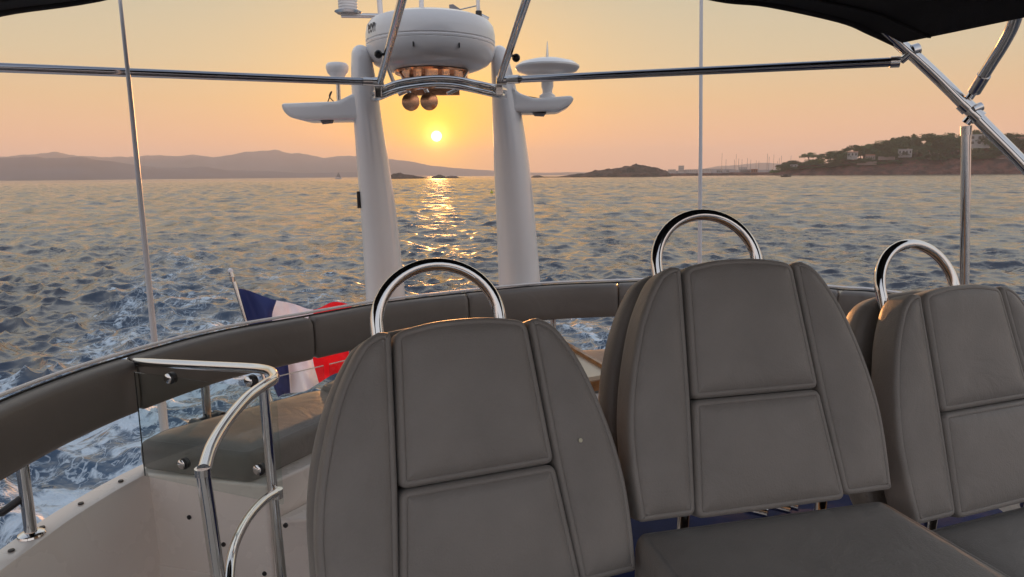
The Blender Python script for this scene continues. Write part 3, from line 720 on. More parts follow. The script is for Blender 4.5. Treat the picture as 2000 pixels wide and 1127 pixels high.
# floor and lower hull
deck = MB(); poly = [path[i]+side(i)*.02 for i in range(0, len(path), 4)]
poly += [Vector((1.7, -1.5, 0)), Vector((-1.4, -1.5, 0))]
n_ = len(poly); deck.add([(p.x, p.y, H-1.62) for p in poly]+[(p.x, p.y, H-1.74) for p in poly], [tuple(range(n_)), tuple(range(2*n_-1, n_-1, -1))]+[(i, (i+1) % n_, n_+(i+1) % n_, n_+i) for i in range(n_)])
tag(deck.build('flybridge_deck', mat('pale_deck', (.42, .38, .33), .6, bump=.3, scale=90, vary=.06), sm=False), 'pale flybridge deck under the seats', kind='structure')
hull = MB(); rings = []
for sY in (-6, -3, 0, 3, 5.2):
    c = Vector((.2, 0, 0))+V_*sY; w = 1.5; rings.append([c+U*a+Vector((0, 0, z_)) for a, z_ in ((-w, H-2.2), (w, H-2.2), (w, .2), (w*.8, -.3), (-w*.8, -.3), (-w, .2))])
hull.loft(rings); o = hull.build('yacht_hull', M_gel, ang=30); tag(o, 'white yacht hull carrying the flybridge', 'yacht')

# settee ------------------------------------------------------------
ZS = -.925
def cushion_block(mb, pts, ztop, th, rad, inset=.03):
    c = sum(pts, Vector((0, 0, 0)))/len(pts); pl = [((p-c).x, (p-c).y) for p in pts]
    pl = resample(rounded(pl, rad, 6), .04); prof = [(.012, 0), (.003, .012), (0, .03), (0, th-.035), (.003, th-.018), (.010, th-.006), (.020, th), (.024, th-.0015), (.028, th+.0005)]
    pillow(mb, pl, prof, Vector((c.x, c.y, H+ztop-th)), Vector((1, 0, 0)), Vector((0, 1, 0)), Vector((0, 0, 1)), .008)
    return mb
sc = [PZ(268, 862, ZS), PZ(484, 889, ZS), PZ(690, 800, ZS), PZ(640, 757, ZS), PZ(600, 763, ZS), PZ(315, 838, ZS)]
se = thing('settee', PZ(400, 1000, -1.2), 'L-shaped taupe settee with white locker base beside the stairs', 'sofa')
cushion_block(MB(), sc, ZS, .105, [.025, .045, .05, .05, .04, .03]).build('seat_cushion', M_vinyl, se, ang=50)
sb = [PZ(272, 922, ZB), PZ(520, 947, ZB), PZ(612, 905, ZB), PZ(700, 870, ZB), PZ(640, 790, ZB), PZ(590, 800, ZB), PZ(300, 900, ZB)]
def prism(mb, pts, z0, z1):
    n = len(pts); mb.add([(p.x, p.y, H+z0) for p in pts]+[(p.x, p.y, H+z1) for p in pts], [tuple(range(n)), tuple(range(2*n-1, n-1, -1))]+[(i, (i+1) % n, n+(i+1) % n, n+i) for i in range(n)]); return mb
base = prism(MB(), sb, -1.62, ZB-.002).build('locker_base', M_hull_in, se, sm=False, bevel=.01)
A, B = sb[0], sb[1]; tw = (B-A).normalized(); nw = Vector((tw.y, -tw.x, 0)); nw = nw if nw.y < 0 else -nw
def on_wall(px, py):                                  # hit the wall plane through A with normal nw
    r = ray(px, py); k = (A-O).dot(nw)/r.dot(nw); return O+r*k
for px, py in ((290, 957), (370, 1010), (437, 1063), (517, 1120)):
    MB().lathe([(.001, -.002), (.0085, -.002), (.008, .004), (.001, .005)], on_wall(px, py), nw, 14).build('screw_cap', M_black, se)
lid = [on_wall(284, 1098), on_wall(430, 1122), on_wall(432, 1210), on_wall(300, 1200)]; c = sum(lid, Vector())/4; ex = tw; ey = Vector((0, 0, 1))
pl = resample(rounded([((p-c).dot(ex), (p-c).z) for p in lid], .02), .03)
pillow(MB(), pl, [(0, -.004), (0, .003), (.004, .006), (.008, .006)], c, ex, ey, nw, 0).build('locker_door', M_hull_in, se, ang=30)
# lower step of the settee base
st = [PZ(560, 985, -1.12), PZ(615, 950, -1.12), PZ(720, 905, -1.12), PZ(760, 960, -1.12), PZ(600, 1035, -1.12)]
sb2 = [PZ(523, 951, ZB), PZ(612, 908, ZB)]
# second cushion end peeking past seat
sc2 = [PZ(622, 762, -.93), PZ(700, 790, -.93), PZ(800, 740, -.93), PZ(700, 725, -.93), PZ(640, 752, -.93)]
o = cushion_block(MB(), sc2, -.91, .10, .03).build('settee_back_pad', M_vinyl, ang=50); tag(o, 'small dark end of a pad showing between the settee and the nearest helm seat', 'cushion')
step = MB(); q0 = sb[1]+V_*.0; inn = -nw
pts = [sb[1]+tw*.004, sb[1]+tw*.14-nw*.05, sb[2]+tw*.16, sb[3]+tw*.10, sb[2]+tw*.004]
prism(step, pts, -1.62, -1.16); o = step.build('stair_step', M_hull_in, sm=False, bevel=.012); tag(o, 'white moulded stair side step beside the settee locker', 'step')
MB().lathe([(.001, -.002), (.0085, -.002), (.008, .004), (.001, .005)], PD(558, 1026, (sb[1]+tw*.05).y-.03), nw, 14).build('screw_cap', M_black, o)

# stair handrail -----------------------------------------------------
hr = thing('stair_handrail', PD(430, 1127, 1.42), 'polished steel stair handrail with a curved arm and glass panel', 'handrail')
top = [PZ(252, 706, ZR-.02), PD(300, 709, 2.28), PD(400, 714, 2.20), PD(480, 718, 2.12), PD(512, 721, 2.08), PD(531, 727, 2.03), PD(534, 740, 1.97), PD(515, 753, 1.90), PD(482, 778, 1.80), PD(444, 822, 1.66), PD(414, 870, 1.53), PD(398, 918, 1.43)]
MB().tube(smooth(top, 8), .0155, 20).build('top_bar', M_steel, hr)
MB().tube([PD(396, 922, 1.43), PD(408, 1000, 1.43), PD(434, 1180, 1.43)], .0155, 20).build('front_post', M_steel, hr)
MB().tube([PD(395.5, 914, 1.43), PD(396.5, 928, 1.43)], .0172, 20).build('sleeve', M_steel2, hr)
MB().tube([PD(514, 752, 1.97), PD(532, 950, 1.97), PD(556, 1180, 1.97)], .0150, 20).build('rear_post', M_steel, hr)
MB().tube(smooth([PD(540, 962, 1.95), PD(515, 978, 1.88), PD(485, 1012, 1.77), PD(460, 1060, 1.64), PD(449, 1110, 1.54), PD(446, 1180, 1.46)], 8), .0125, 18).build('lower_bar', M_steel, hr)
MB().tube([PD(541, 955, 1.955), PD(542, 972, 1.955)], .017, 18).build('sleeve', M_steel2, hr)
ga, gb = PD(262, 720, 2.24), PD(536, 735, 2.02)
mb = MB(); pane(mb, ga, gb, ZB+.01, ga.z-H-.012, .004); gp = mb.build('glass_panel', M_glassm, hr, sm=False)
MB().tube([Vector((ga.x, ga.y, H+ZB+.01)), Vector((ga.x, ga.y, ga.z-.012))], .0022, 6).build('edge_strip', M_black, gp)
gn = Vector(((gb-ga).y, -(gb-ga).x, 0)).normalized()
if gn.y > 0: gn = -gn
def on_g(px, py): r = ray(px, py); k = (ga-O).dot(gn)/r.dot(gn); return O+r*k
for px, py in ((332, 738), (489, 744), (358, 905), (506, 916)):
    p = on_g(px, py); t = (gb-ga).normalized()
    o = MB().lathe([(.001, -.008), (.0195, -.008), (.0195, .005), (.001, .005)], p+t*.006, gn, 20).build('clamp', M_black, hr)
    MB().lathe([(.001, .005), (.0165, .005), (.0165, .010), (.012, .014), (.001, .015)], p, gn, 20).build('bolt_head', M_steel, o)

# helm seats ---------------------------------------------------------
def helm_seat():
    s = thing('helm_seat', (0, 0, 0), 'x', 'seat', 'helm seats with grab rings')
    rec = R(19.2); e1 = Vector((1, 0, 0)); e2 = Vector((0, math.sin(rec), math.cos(rec))); e3 = Vector((0, -math.cos(rec), math.sin(rec)))
    wt, ws, wb, hs, ht = .125, .145, .168, .214, .479
    pr = [(.006, -.072), (.001, -.066), (0, -.055), (0, -.012), (.0012, -.006), (.0045, -.001), (.0105, .0005), (.0125, -.0012), (.0145, .0010)]
    def panel(poly, rad, name, off=0):
        pl = resample(rounded(poly, [max(.017, q_) if q_ > 0 else 0 for q_ in rad], 6), .022); mb = MB(); pillow(mb, pl, pr, e3*off, e1, e2, e3, .007)
        return mb.build(name, M_vinyl, s, ang=75, world=False)
    g = .0008
    panel([(-ws+g, hs+g), (ws-g, hs+g), (wt-g+.002, ht+.004), (.05, ht+.018), (-.05, ht+.018), (-wt+g-.002, ht+.004)], [.012, .012, .022, .12, .12, .022], 'upper_panel')
    panel([(-wb+g, -.012), (wb-g, -.012), (ws-g, hs-g), (-ws+g, hs-g)], [.02, .02, .014, .014], 'lower_panel')
    for q in (-1, 1):
        outer = [(.282, -.005), (.287, .10), (.284, .18), (.268, .27), (.238, .37), (.206, .435), (.180, .470), (.152, .486)]
        oc = smooth([Vector((a, b, 0)) for a, b in outer], 4)
        poly = [(q*(wb+g-.004), -.005)]+[(q*v.x, v.y) for v in oc]+[(q*(wt+g+.004), .484), (q*(ws+g), hs)]
        rads = [.014, .02]+[0]*(len(oc)-2)+[.02, .012, .05]
        panel(poly, rads[:len(poly)], 'side_bolster', -.003)
    # thick rear cushion
    outer = [(.0, -.0), (.24, .0), (.286, .03), (.291, .12), (.287, .20), (.270, .29), (.238, .38), (.195, .455), (.16, .485), (.10, .50), (0, .506)]
    oc = smooth([Vector((a, b, 0)) for a, b in outer], 4); poly = [(v.x, v.y) for v in oc]+[(-v.x, v.y) for v in reversed(oc[1:-1])]
    mb = MB(); pillow(mb, poly, [(.025, -.185), (.008, -.18), (0, -.165), (0, -.135), (.006, -.122), (.02, -.118)], Vector(), e1, e2, e3, 0); mb.build('rear_cushion', M_vinyl, s, ang=75, world=False)
    # grab ring between the two layers
    ex, ez = .124, .115; pts = []; ring_c = e1*-.014
    for i in range(29):
        a = math.pi*i/28; pts.append(ring_c+e1*(-math.cos(a)*ex)+e2*(.506+math.sin(a)*ez)+e3*(-.104))
    pts = [ring_c-e1*ex+e2*.44+e3*(-.104), ring_c-e1*ex+e2*.48+e3*(-.104)]+pts+[ring_c+e1*ex+e2*.48+e3*(-.104), ring_c+e1*ex+e2*.44+e3*(-.104)]
    MB().tube(pts, .0128, 24).build('grab_ring', M_steel, s, world=False)
    # seat cushion
    cz = -.038
    pl = resample(rounded([(-.285, .035), (.285, .035), (.30, -.46), (-.30, -.46)], [.03, .03, .04, .04], 6), .03)
    mb = MB(); pillow(mb, pl, [(.012, -.12), (.002, -.11), (0, -.09), (0, -.03), (.003, -.015), (.010, -.004), (.018, 0), (.021, -.0015), (.024, .0005)], Vector((0, 0, cz)), e1, Vector((0, 1, 0)), Vector((0, 0, 1)), .012); mb.build('seat_cushion', M_vinyl, s, ang=75, world=False)
    for q in (-1, 1):
        MB().tube([(q*.16, .03, -.14), (q*.16, .065, -.07), (q*.16, .062, 0), (q*.16, .09, .12)], .013, 12).build('bracket', M_steel, s, world=False)
    MB().lathe([(.16, -.90), (.16, -.88), (.05, -.86), (.045, -.19), (.16, -.178), (.16, -.176)], (0, -.2, 0), seg=24).build('pedestal', M_steel2, s, world=False)
    return s
poses = [((-.032, 1.066, -.725), .370, 'nearest and lowest helm seat, in front of the two pillars, with a small pale spot'),
         ((.513, 1.260, -.644), .231, 'middle helm seat standing highest, with its seat cushion in view'),
         ((1.117, 1.433, -.732), .349, 'third helm seat, cut off by the frame, under the awning post')]
M_spot = mat('pale_mark', (.55, .53, .40), .6)
proto = helm_seat()
for i, ((x, y, z_), yw, lab) in enumerate(poses):
    o = proto if i == 0 else copy_tree(proto)
    o.location = (x, y, H+z_); o.rotation_euler = (0, 0, yw); o['label'] = lab

_r = ray(1134, 860); _rec = R(19.2); _yw = poses[0][1]; _o = Vector((*poses[0][0][:2], H+poses[0][0][2]))
_n = Vector((math.cos(_rec)*math.sin(_yw), -math.cos(_rec)*math.cos(_yw), math.sin(_rec))); _q = O+_r*((_o+_n*.0075-O).dot(_n)/_r.dot(_n))
sp_ = MB().lathe([(.0001, 0), (.0042, 0), (.0036, .0008), (.0001, .001)], _q, _n, 14).build('pale_spot', M_spot); sp_.parent = proto
sp_.matrix_parent_inverse = (Matrix.Translation(proto.location) @ proto.rotation_euler.to_matrix().to_4x4()).inverted()
# table, bench, navy things -----------------------------------------
zt = -.86
C, Fa = PZ(1196, 724, zt), PZ(1085, 660, zt); Nn = PZ(1090, 742, zt); Q = Fa+(Nn-C)
tb = thing('teak_table', (C+Q)/2+Vector((0, 0, -.7)), 'teak rimmed table with cream top behind the helm seats', 'table')
prism(MB(), [C, Fa, Q, Nn], zt-.03, zt-.012).build('tabletop', M_cream, tb, sm=False)
rim = MB()
for a, b in ((C, Fa), (Fa, Q), (Q, Nn)):
    rim.tube([a+Vector((0, 0, -.004)), b+Vector((0, 0, -.004))], .016, 8)
prism(rim, [C, Nn, Nn-(Nn-Q).normalized()*-.012, C-(Nn-Q).normalized()*-.012], zt-.075, zt-.031)
rim.build('rim', M_wood, tb)
MB().lathe([(.18, -.76), (.18, -.74), (.04, -.70), (.04, -.035)], Vector((((C+Q)/2).x, ((C+Q)/2).y, H+zt)), seg=20).build('pedestal', M_steel2, tb)
bc = [path[near_i(1000, 566)]+side(near_i(1000, 566))*.10, path[near_i(1400, 556)]+side(near_i(1400, 556))*.10]
bc = [bc[0], bc[1], bc[1]-V_*.5, bc[0]-V_*.5]
for p in bc: p.z = H
bn = thing('aft_bench', sum(bc, Vector())/4-Vector((0, 0, 1.3)), 'taupe bench pad along the stern rail beyond the table', 'bench')
cushion_block(MB(), bc, -.955, .09, .05).build('seat_cushion', M_vinyl, bn, ang=50)
prism(MB(), bc, -1.62, -1.048).build('bench_base', M_gel, bn, sm=False)
def cloth_heap(c, w, d_, h, lab, name, seed):
    V, Fc = [], []; n = 26
    for i in range(n+1):
        for j in range(n+1):
            u, v = -1+2*i/n, -1+2*j/n; r = max(abs(u), abs(v)); hh = h*(1-r**4)+.03*noise.fractal(Vector((u*2.2, v*2.2, seed)), 1, 2, 4)*(1-r**6)
            V.append((c.x+u*w/2, c.y+v*d_/2, c.z+max(hh, 0)))
    for i in range(n):
        for j in range(n): a = i*(n+1)+j; Fc.append((a, a+1, a+n+2, a+n+1))
    k = len(V); b = [i*(n+1) for i in range(n+1)]+[n*(n+1)+j for j in range(1, n+1)]+[i*(n+1)+n for i in range(n-1, -1, -1)]+[j for j in range(n-1, 0, -1)]
    o = MB().add(V, Fc+[tuple(b)]).build(name, M_navy, ang=80); tag(o, lab, 'cloth'); return o
cloth_heap(Vector((.75, 2.05, H-1.1)), 1.7, 1.1, .12, 'navy blue cover bundled behind the middle helm seat', 'navy_cover', 3)
cloth_heap(Vector((-.62, 1.75, H-1.60)), .7, .7, .12, 'navy blue cloth lying low beside the nearest helm seat', 'navy_cloth', 9)
fr_ = thing('steel_brackets', PZ(1520, 985, -.9), 'bright steel bracket tubes in the gap behind the middle seat', 'folding frame')  # steel bracket tubes glimpsed through the gap under the seat back
for a, b in (((1455, 992), (1500, 1003)), ((1495, 984), (1545, 996)), ((1520, 980), (1560, 990))): MB().tube([PZ(*a, -.93), PZ(*b, -.93)], .013, 12).build('tube', M_steel, fr_)
o = MB().box((0, 0, 0), (.9, .6, .5)).build('storage_locker', M_gel, sm=False, bevel=.02); o.location = (.75, 2.15, H-1.37); tag(o, 'white storage locker under the navy cover', 'locker')

# flag -----------------------------------------------------------------
fd = 5.6
sa, sb_ = PD(450, 529, fd), PD(600, 1010, fd-.1)
sf = thing('flag_staff', sb_, 'slanted steel flag staff at the stern', 'flagpole')
MB().tube([sa, sb_], [.017, .018], 14).build('pole', M_steel2, sf); MB().lathe([(.001, -.01), (.02, -.01), (.022, .01), (.001, .025)], sa, (sa-sb_), 16).build('finial', M_whip, sf)
MB().lathe([(.001, -.02), (.022, -.02), (.022, .02), (.001, .02)], PD(454, 545, fd-.02), seg=12).build('cleat', M_steel2, sf)
ctrl = [[(463, 563), (490, 567), (540, 588), (575, 596), (612, 602), (650, 589), (686, 599)],
        [(487, 632), (510, 636), (532, 630), (575, 640), (612, 652), (655, 640), (696, 652)],
        [(512, 700), (535, 702), (560, 700), (585, 700), (611, 700), (655, 690), (706, 700)],
        [(543, 776), (553, 770), (567, 768), (598, 763), (623, 748), (662, 728), (700, 742)]]
def flag():
    nu, nv = 60, 36; V, Fc = [], []
    rows = [smooth([Vector((a, b, 0)) for a, b in r_], 10) for r_ in ctrl]   # 61 columns
    cols = list(zip(*rows))
    for i, cc in enumerate(cols):
        cs = smooth(cc, 12)
        for j, q in enumerate(cs):
            u = i/(len(cols)-1); v = j/(len(cs)-1)
            dd = fd+u*.12+.10*min(1, u*3)*math.sin(u*13+v*4.5)+.045*math.sin(u*27-v*9)*min(1, u*3)
            V.append(PD(q.x, q.y+3*math.sin(u*11)*(1-v)*min(1, u*4), dd))
    nc, nj = len(cols), len(cs)
    mats = [mat('flag_blue', (.020, .035, .15), .75, bump=.3, scale=300), mat('flag_white', (.80, .84, .96), .75, bump=.3, scale=300), mat('flag_red', (.78, .015, .03), .75, bump=.3, scale=300)]
    for m_ in mats:                                    # thin cloth lets light through
        n = m_.node_tree.nodes; l = m_.node_tree.links; b = n['Principled BSDF']; t = n.new('ShaderNodeBsdfTranslucent'); t.inputs[0].default_value = b.inputs['Base Color'].default_value
        x = n.new('ShaderNodeMixShader'); x.inputs[0].default_value = .25; l.new(b.outputs[0], x.inputs[1]); l.new(t.outputs[0], x.inputs[2]); l.new(x.outputs[0], n['Material Output'].inputs[0])
    me = bpy.data.meshes.new('ensign_flag')
    for i in range(nc-1):
        for j in range(nj-1): Fc.append((i*nj+j, i*nj+j+1, (i+1)*nj+j+1, (i+1)*nj+j))
    me.from_pydata([tuple(p) for p in V], [], Fc)
    for m_ in mats: me.materials.append(m_)
    for k, p in enumerate(me.polygons):
        i = k//(nj-1); p.material_index = 0 if i < 20 else (1 if i < 40 else 2); p.use_smooth = True
    o = bpy.data.objects.new('ensign_flag', me); COL.objects.link(o); tag(o, 'blue, white and red striped flag blowing from the stern staff', 'flag')
flag()

# radar mast -------------------------------------------------------------
arch = thing('radar_mast', (0, 3.9, H-1.6), 'twin white raked pillars joined by a curved double steel tube', 'mast')
def column(secs, depth_ratio=1.55):
    rings = []; secs2 = []
    P = smooth([Vector((a, b, w)) for a, b, w, d_ in secs], 6); D = np.interp(np.linspace(0, 1, len(P)), np.linspace(0, 1, len(secs)), [q[3] for q in secs])
    for q, dd in zip(P, D):
        c = PD(q.x, q.y, dd); r = q.z/2*dd/F; rings.append([c+Vector((math.cos(a)*r, math.sin(a)*r*depth_ratio, 0)) for a in [2*math.pi*k/36 for k in range(36)]])
    return MB().loft(rings)
column([(705, 88, 4, 3.72), (705, 91, 18, 3.72), (705, 98, 29, 3.72), (706, 112, 36, 3.72), (712, 170, 47, 3.74), (719, 240, 52, 3.76), (730, 330, 60, 3.78), (742, 440, 68, 3.79), (752, 560, 74, 3.80), (757, 640, 77, 3.8), (764, 760, 80, 3.8)]).build('pillar', M_gel, arch, ang=60)
column([(975, 89, 4, 3.92), (975, 92, 17, 3.92), (975, 99, 28, 3.92), (976, 113, 33, 3.92), (984, 170, 46, 3.94), (992, 240, 58, 3.96), (1000, 330, 69, 3.98), (1008, 440, 76, 3.99), (1015, 560, 83, 4.0), (1018, 640, 86, 4.0), (1022, 760, 90, 4.0)]).build('pillar', M_gel, arch, ang=60)
def wing(poly, d_, dep, name='bracket_wing'):
    pl = [PD(x, y, d_) for x, y in poly]; c = sum(pl, Vector())/len(pl); ex, ey = Vector((1, 0, 0)), Vector((0, 0, 1))
    P2 = resample(rounded([((p-c).x, (p-c).z) for p in pl], .02, 5), .02)
    n_ = .012; prof = [(.014, -dep/2), (.004, -dep/2+.005), (0, -dep/2+.016), (0, dep/2-.016), (.004, dep/2-.005), (.014, dep/2)]
    mb = MB(); pillow(mb, P2, prof, c, ex, ey, Vector((0, -1, 0)), .0006); return mb.build(name, M_gel, arch, ang=28)
wing([(561, 206), (640, 203), (668, 202), (700, 186), (730, 186), (730, 236), (640, 237), (600, 238), (578, 232), (566, 221)], 3.78, .24)
wing([(1000, 172), (1014, 186), (1042, 196), (1112, 191), (1118, 196), (1112, 208), (1090, 220), (1040, 222), (1000, 222)], 3.97, .24)
MB().loft([[PD(a, b, d_) for a, b in ((626, 236), (652, 236))]+[PD(a, b, d_) for a, b in ((650, 241), (630, 243))] for d_ in (3.70, 3.84)]).build('deck_light', M_mast, arch, sm=False)
MB().loft([[PD(a, b, d_) for a, b in ((1040, 221), (1067, 221))]+[PD(a, b, d_) for a, b in ((1062, 228), (1044, 227))] for d_ in (3.88, 4.02)]).build('deck_light', M_mast, arch, sm=False)
MB().box(PD(702, 390, 3.72), (.016, .05, .09)).build('fitting', M_black, arch, bevel=.003)
dA = 3.45
for dy_, dd in ((0, 0), (13, .03)):
    tube = smooth([PD(728, 181+dy_*.9, dA+.16), PD(740, 177+dy_, dA), PD(775, 163+dy_, dA-.01), PD(815, 156+dy_, dA-.02), PD(855, 153+dy_, dA-.02), PD(895, 156+dy_, dA-.01), PD(935, 164+dy_, dA+.03), PD(970, 172+dy_, dA+.06), PD(985, 176+dy_*.9, dA+.25)], 6)
    MB().tube(tube, .0155, 16).build('cross_tube', M_steel, arch)
for (a, b) in (((778, 185), (830, 162)), ((873, 183), (925, 160)), ((757, 130), (772, 170))):
    MB().tube([PD(*a, dA+.10), PD(*b, dA+.12)], .010, 10).build('brace', M_steel2, arch)
MB().box(PD(740, 180, dA-.02), (.035, .04, .06)).build('end_clamp', M_steel2, arch, bevel=.004); MB().box(PD(975, 175, dA+.03), (.035, .04, .06)).build('end_clamp', M_steel2, arch, bevel=.004)
# radome
dR = 3.80; RC = PD(842, 88, dR); kz = RC.z
ra = .342
rd_ = thing('radome', RC+Vector((0, 0, -.2)), 'round white radar dome on the tubes between the pillars', 'radar')
prof = [(.001, .142), (.18, .139), (.27, .129), (.312, .112), (.333, .084), (.341, .045), (.342, .008), (.339, .004), (.338, .002), (.339, 0), (.342, -.004), (.341, -.012), (.337, -.015), (.341, -.018), (.339, -.040), (.328, -.072), (.303, -.102), (.26, -.122), (.22, -.134), (.001, -.14)]
MB().lathe(prof, RC, seg=96).build('dome', M_gel, rd_, ang=30)
for px in (823, 908):
    x_ = (px-842)/F*(dR-ra); yy = -math.sqrt(ra*ra-x_*x_)*.985; MB().box(RC+Vector((x_, yy, -.055)), (.006, .012, .022)).build('vent_slot', M_black, rd_, sm=False)
MB().lathe([(.001, -.139), (.20, -.139), (.195, -.150), (.001, -.150)], RC, seg=48).build('base_plate', M_horn_glint, rd_, ang=30)  # orange of plates and blocks stands in for sunlight glowing below the dome
for px in (808, 830, 860, 882, 906):
    MB().box(RC+Vector(((px-842)/F*dR, -.04, -.165)), (.022, .10, .034)).build('mounting_block', M_horn_glint, rd_, sm=False)
MB().box(RC+Vector((.015, -.04, -.186)), (.31, .16, .010)).build('mounting_plate', M_steel, rd_, bevel=.003)
MB().box(RC+Vector((.012, .0, -.225)), (.27, .02, .07)).build('web_plate', M_horn_glint, rd_, bevel=.003)
for px, sx in ((770, -1), (925, 1)):
    MB().tube([RC+Vector(((px-842)/F*dR*.8, -.05, -.145)), PD(px+sx*-25, 166, dA+.05)], .009, 10).build('stay', M_steel2, rd_)
def wrap_text(body, size, cyl_c, r, ang0, zoff, parent):
    cu = bpy.data.curves.new('letters', 'FONT'); cu.body = body; cu.size = size; cu.extrude = .0008; cu.offset = .0012; cu.resolution_u = 3
    ob = bpy.data.objects.new('tmp_text', cu); COL.objects.link(ob); dg = bpy.context.evaluated_depsgraph_get(); me = bpy.data.meshes.new_from_object(ob.evaluated_get(dg))
    bpy.data.objects.remove(ob); 
    bm = bmesh.new(); bm.from_mesh(me); bmesh.ops.subdivide_edges(bm, edges=[e for e in bm.edges if e.calc_length() > .01], cuts=2)
    for v in bm.verts:
        a = ang0+v.co.x*.62/r; rr_ = r+.0012+v.co.z; v.co = (cyl_c.x+math.sin(a)*rr_, cyl_c.y-math.cos(a)*rr_, cyl_c.z+zoff+v.co.y)
    bm.to_mesh(me); bm.free(); me.name = 'lettering'; me.materials.clear(); me.materials.append(mat('letter_grey', (.06, .065, .08), .5))
    o = bpy.data.objects.new('lettering', me); COL.objects.link(o); o.parent = parent; o.matrix_parent_inverse = Matrix.Translation(parent.location).inverted(); return o
wrap_text('eon', .095, RC, *[.3395, R(-62)], .028, rd_)
# horns
for k, (px, py) in enumerate(((802, 199), (838, 198))):
    h = thing('air_horn', PD(px, py, 3.4), ['air horn trumpet hanging under the tubes beside the nearer pillar', 'air horn trumpet hanging under the tubes, second one, closer to the middle'][k], 'horn', 'air horns under the radar tubes')
    c = PD(px, py, 3.4); ax = (Vector((0, -1, -.10))).normalized()
    MB().lathe([(.0405, .0), (.043, -.001), (.043, -.004), (.036, -.016), (.024, -.045), (.014, -.09), (.010, -.16), (.008, -.22), (.006, -.22), (.006, -.16), (.011, -.09), (.021, -.045), (.033, -.016), (.0405, -.002)], c, ax, 36).build('trumpet', M_horn_glint, h, ang=60)
    MB().tube([c-ax*.14, PD(px-10, py-30, dA+.08)], .011, 12).build('support', M_steel, h)
# antennas on the wings
g1 = thing('mushroom_antenna', PD(662, 200, 3.78), 'white mushroom shaped antenna on a post above the wing near the nearer pillar', 'antenna'); p = PD(662, 200, 3.78); k = 3.78/F
MB().tube([p, p+Vector((0, 0, 40*k))], .0115*1, 14).build('post', M_steel2, g1)
MB().lathe([(.001, 34*k), (.020, 35*k), (.022, 45*k), (.035, 47*k), (.052, 53*k), (.060, 62*k), (.059, 67*k), (.050, 71*k), (.02, 73*k), (.001, 73*k)], p, seg=36).build('cap', M_gel, g1, ang=50)
MB().tube(smooth([p+Vector((-.02, -.02, 0)), p+Vector((-.045, -.02, .03)), p+Vector((-.03, -.02, .055)), p+Vector((-.055, -.02, .0))], 5), .003, 6).build('cable', M_black, g1)
g2 = thing('disc_antenna', PD(1068, 193, 3.97), 'wide flat white disc antenna with a spike beside the farther pillar', 'antenna'); p = PD(1069, 193, 3.97); k = 3.97/F
MB().lathe([(.001, 0), (.045, 0), (.045, 6*k), (.028, 10*k), (.028, 16*k), (.034, 22*k), (.035, 50*k), (.001, 50*k)], p, seg=32).build('post', M_gel, g2, ang=40)
MB().lathe([(.001, 42*k), (.10, 44*k), (.165, 50*k), (.180, 56*k), (.180, 59*k), (.150, 66*k), (.08, 72*k), (.02, 75*k), (.001, 75*k)], p, seg=56).build('disc', M_gel, g2, ang=35)
MB().tube([p+Vector((0, 0, 72*k)), p+Vector((0, 0, 88*k)), p+Vector((0, 0, 104*k))], [.009, .006, .002], 10).build('spike', M_steel2, g2)
# rack above the dome
rk = thing('antenna_rack', PD(740, 40, 4.05), 'white posts and crossbar rising behind the radar dome', 'rack')
for a, b, w in (((737, -60), (744, 40), 10), ((822, -60), (824, 60), 9), ((931, -60), (935, 40), 7)):
    MB().tube([PD(*a, 4.1), PD(*b, 4.1)], w/2*4.1/F, 14).build('post', M_gel, rk)
MB().tube([PD(667, 30, 4.1), PD(742, 31, 4.1)], .0135, 12).build('crossbar', M_steel, rk); MB().tube([PD(745, 28, 4.1), PD(840, 31, 4.1)], .008, 10).build('crossbar', M_steel2, rk)
MB().lathe([(.001, -.012), (.018, -.012), (.018, .012), (.001, .012)], PD(935, 26, 4.08), seg=12).build('foot', M_black, rk)
MB().tube([PD(940, 31, 4.1), PD(954, 38, 4.1)], .013, 10).build('side_lamp', M_steel2, rk)
ws_ = thing('weather_sensor', PD(680, 26, 4.1), 'louvred white weather sensor on a dish at the end of the crossbar', 'sensor'); p = PD(680, 26, 4.1); k = 4.1/F
pf = [(.001, 4*k)]
for i in range(9): pf += [(16*k, (4+i*5)*k), (17.5*k, (5+i*5)*k), (17.5*k, (8+i*5)*k), (15.5*k, (8.6+i*5)*k)]
MB().lathe(pf+[(.001, 50*k)], p, seg=32).build('louvre_body', M_gel, ws_, ang=30)
MB().lathe([(.001, -1.5*k), (20*k, -1*k), (25*k, 2.4*k), (24*k, 3.4*k), (.001, 3.4*k)], p, seg=32).build('dish', M_steel2, ws_, ang=30)
fl = thing('flood_lamp', PD(895, 15, 4.08), 'small grey flood lamp on a thin arm above the dome', 'lamp')
MB().loft([[PD(a, b, d_) for a, b in ((877, 9), (885, 8), (901, 19), (896, 23), (878, 22))] for d_ in (4.03, 4.10)]).build('housing', M_mast, fl, bevel=.003)
MB().tube([PD(897, 19, 4.07), PD(932, 11, 4.1)], .0035, 8).build('arm', M_steel2, fl)

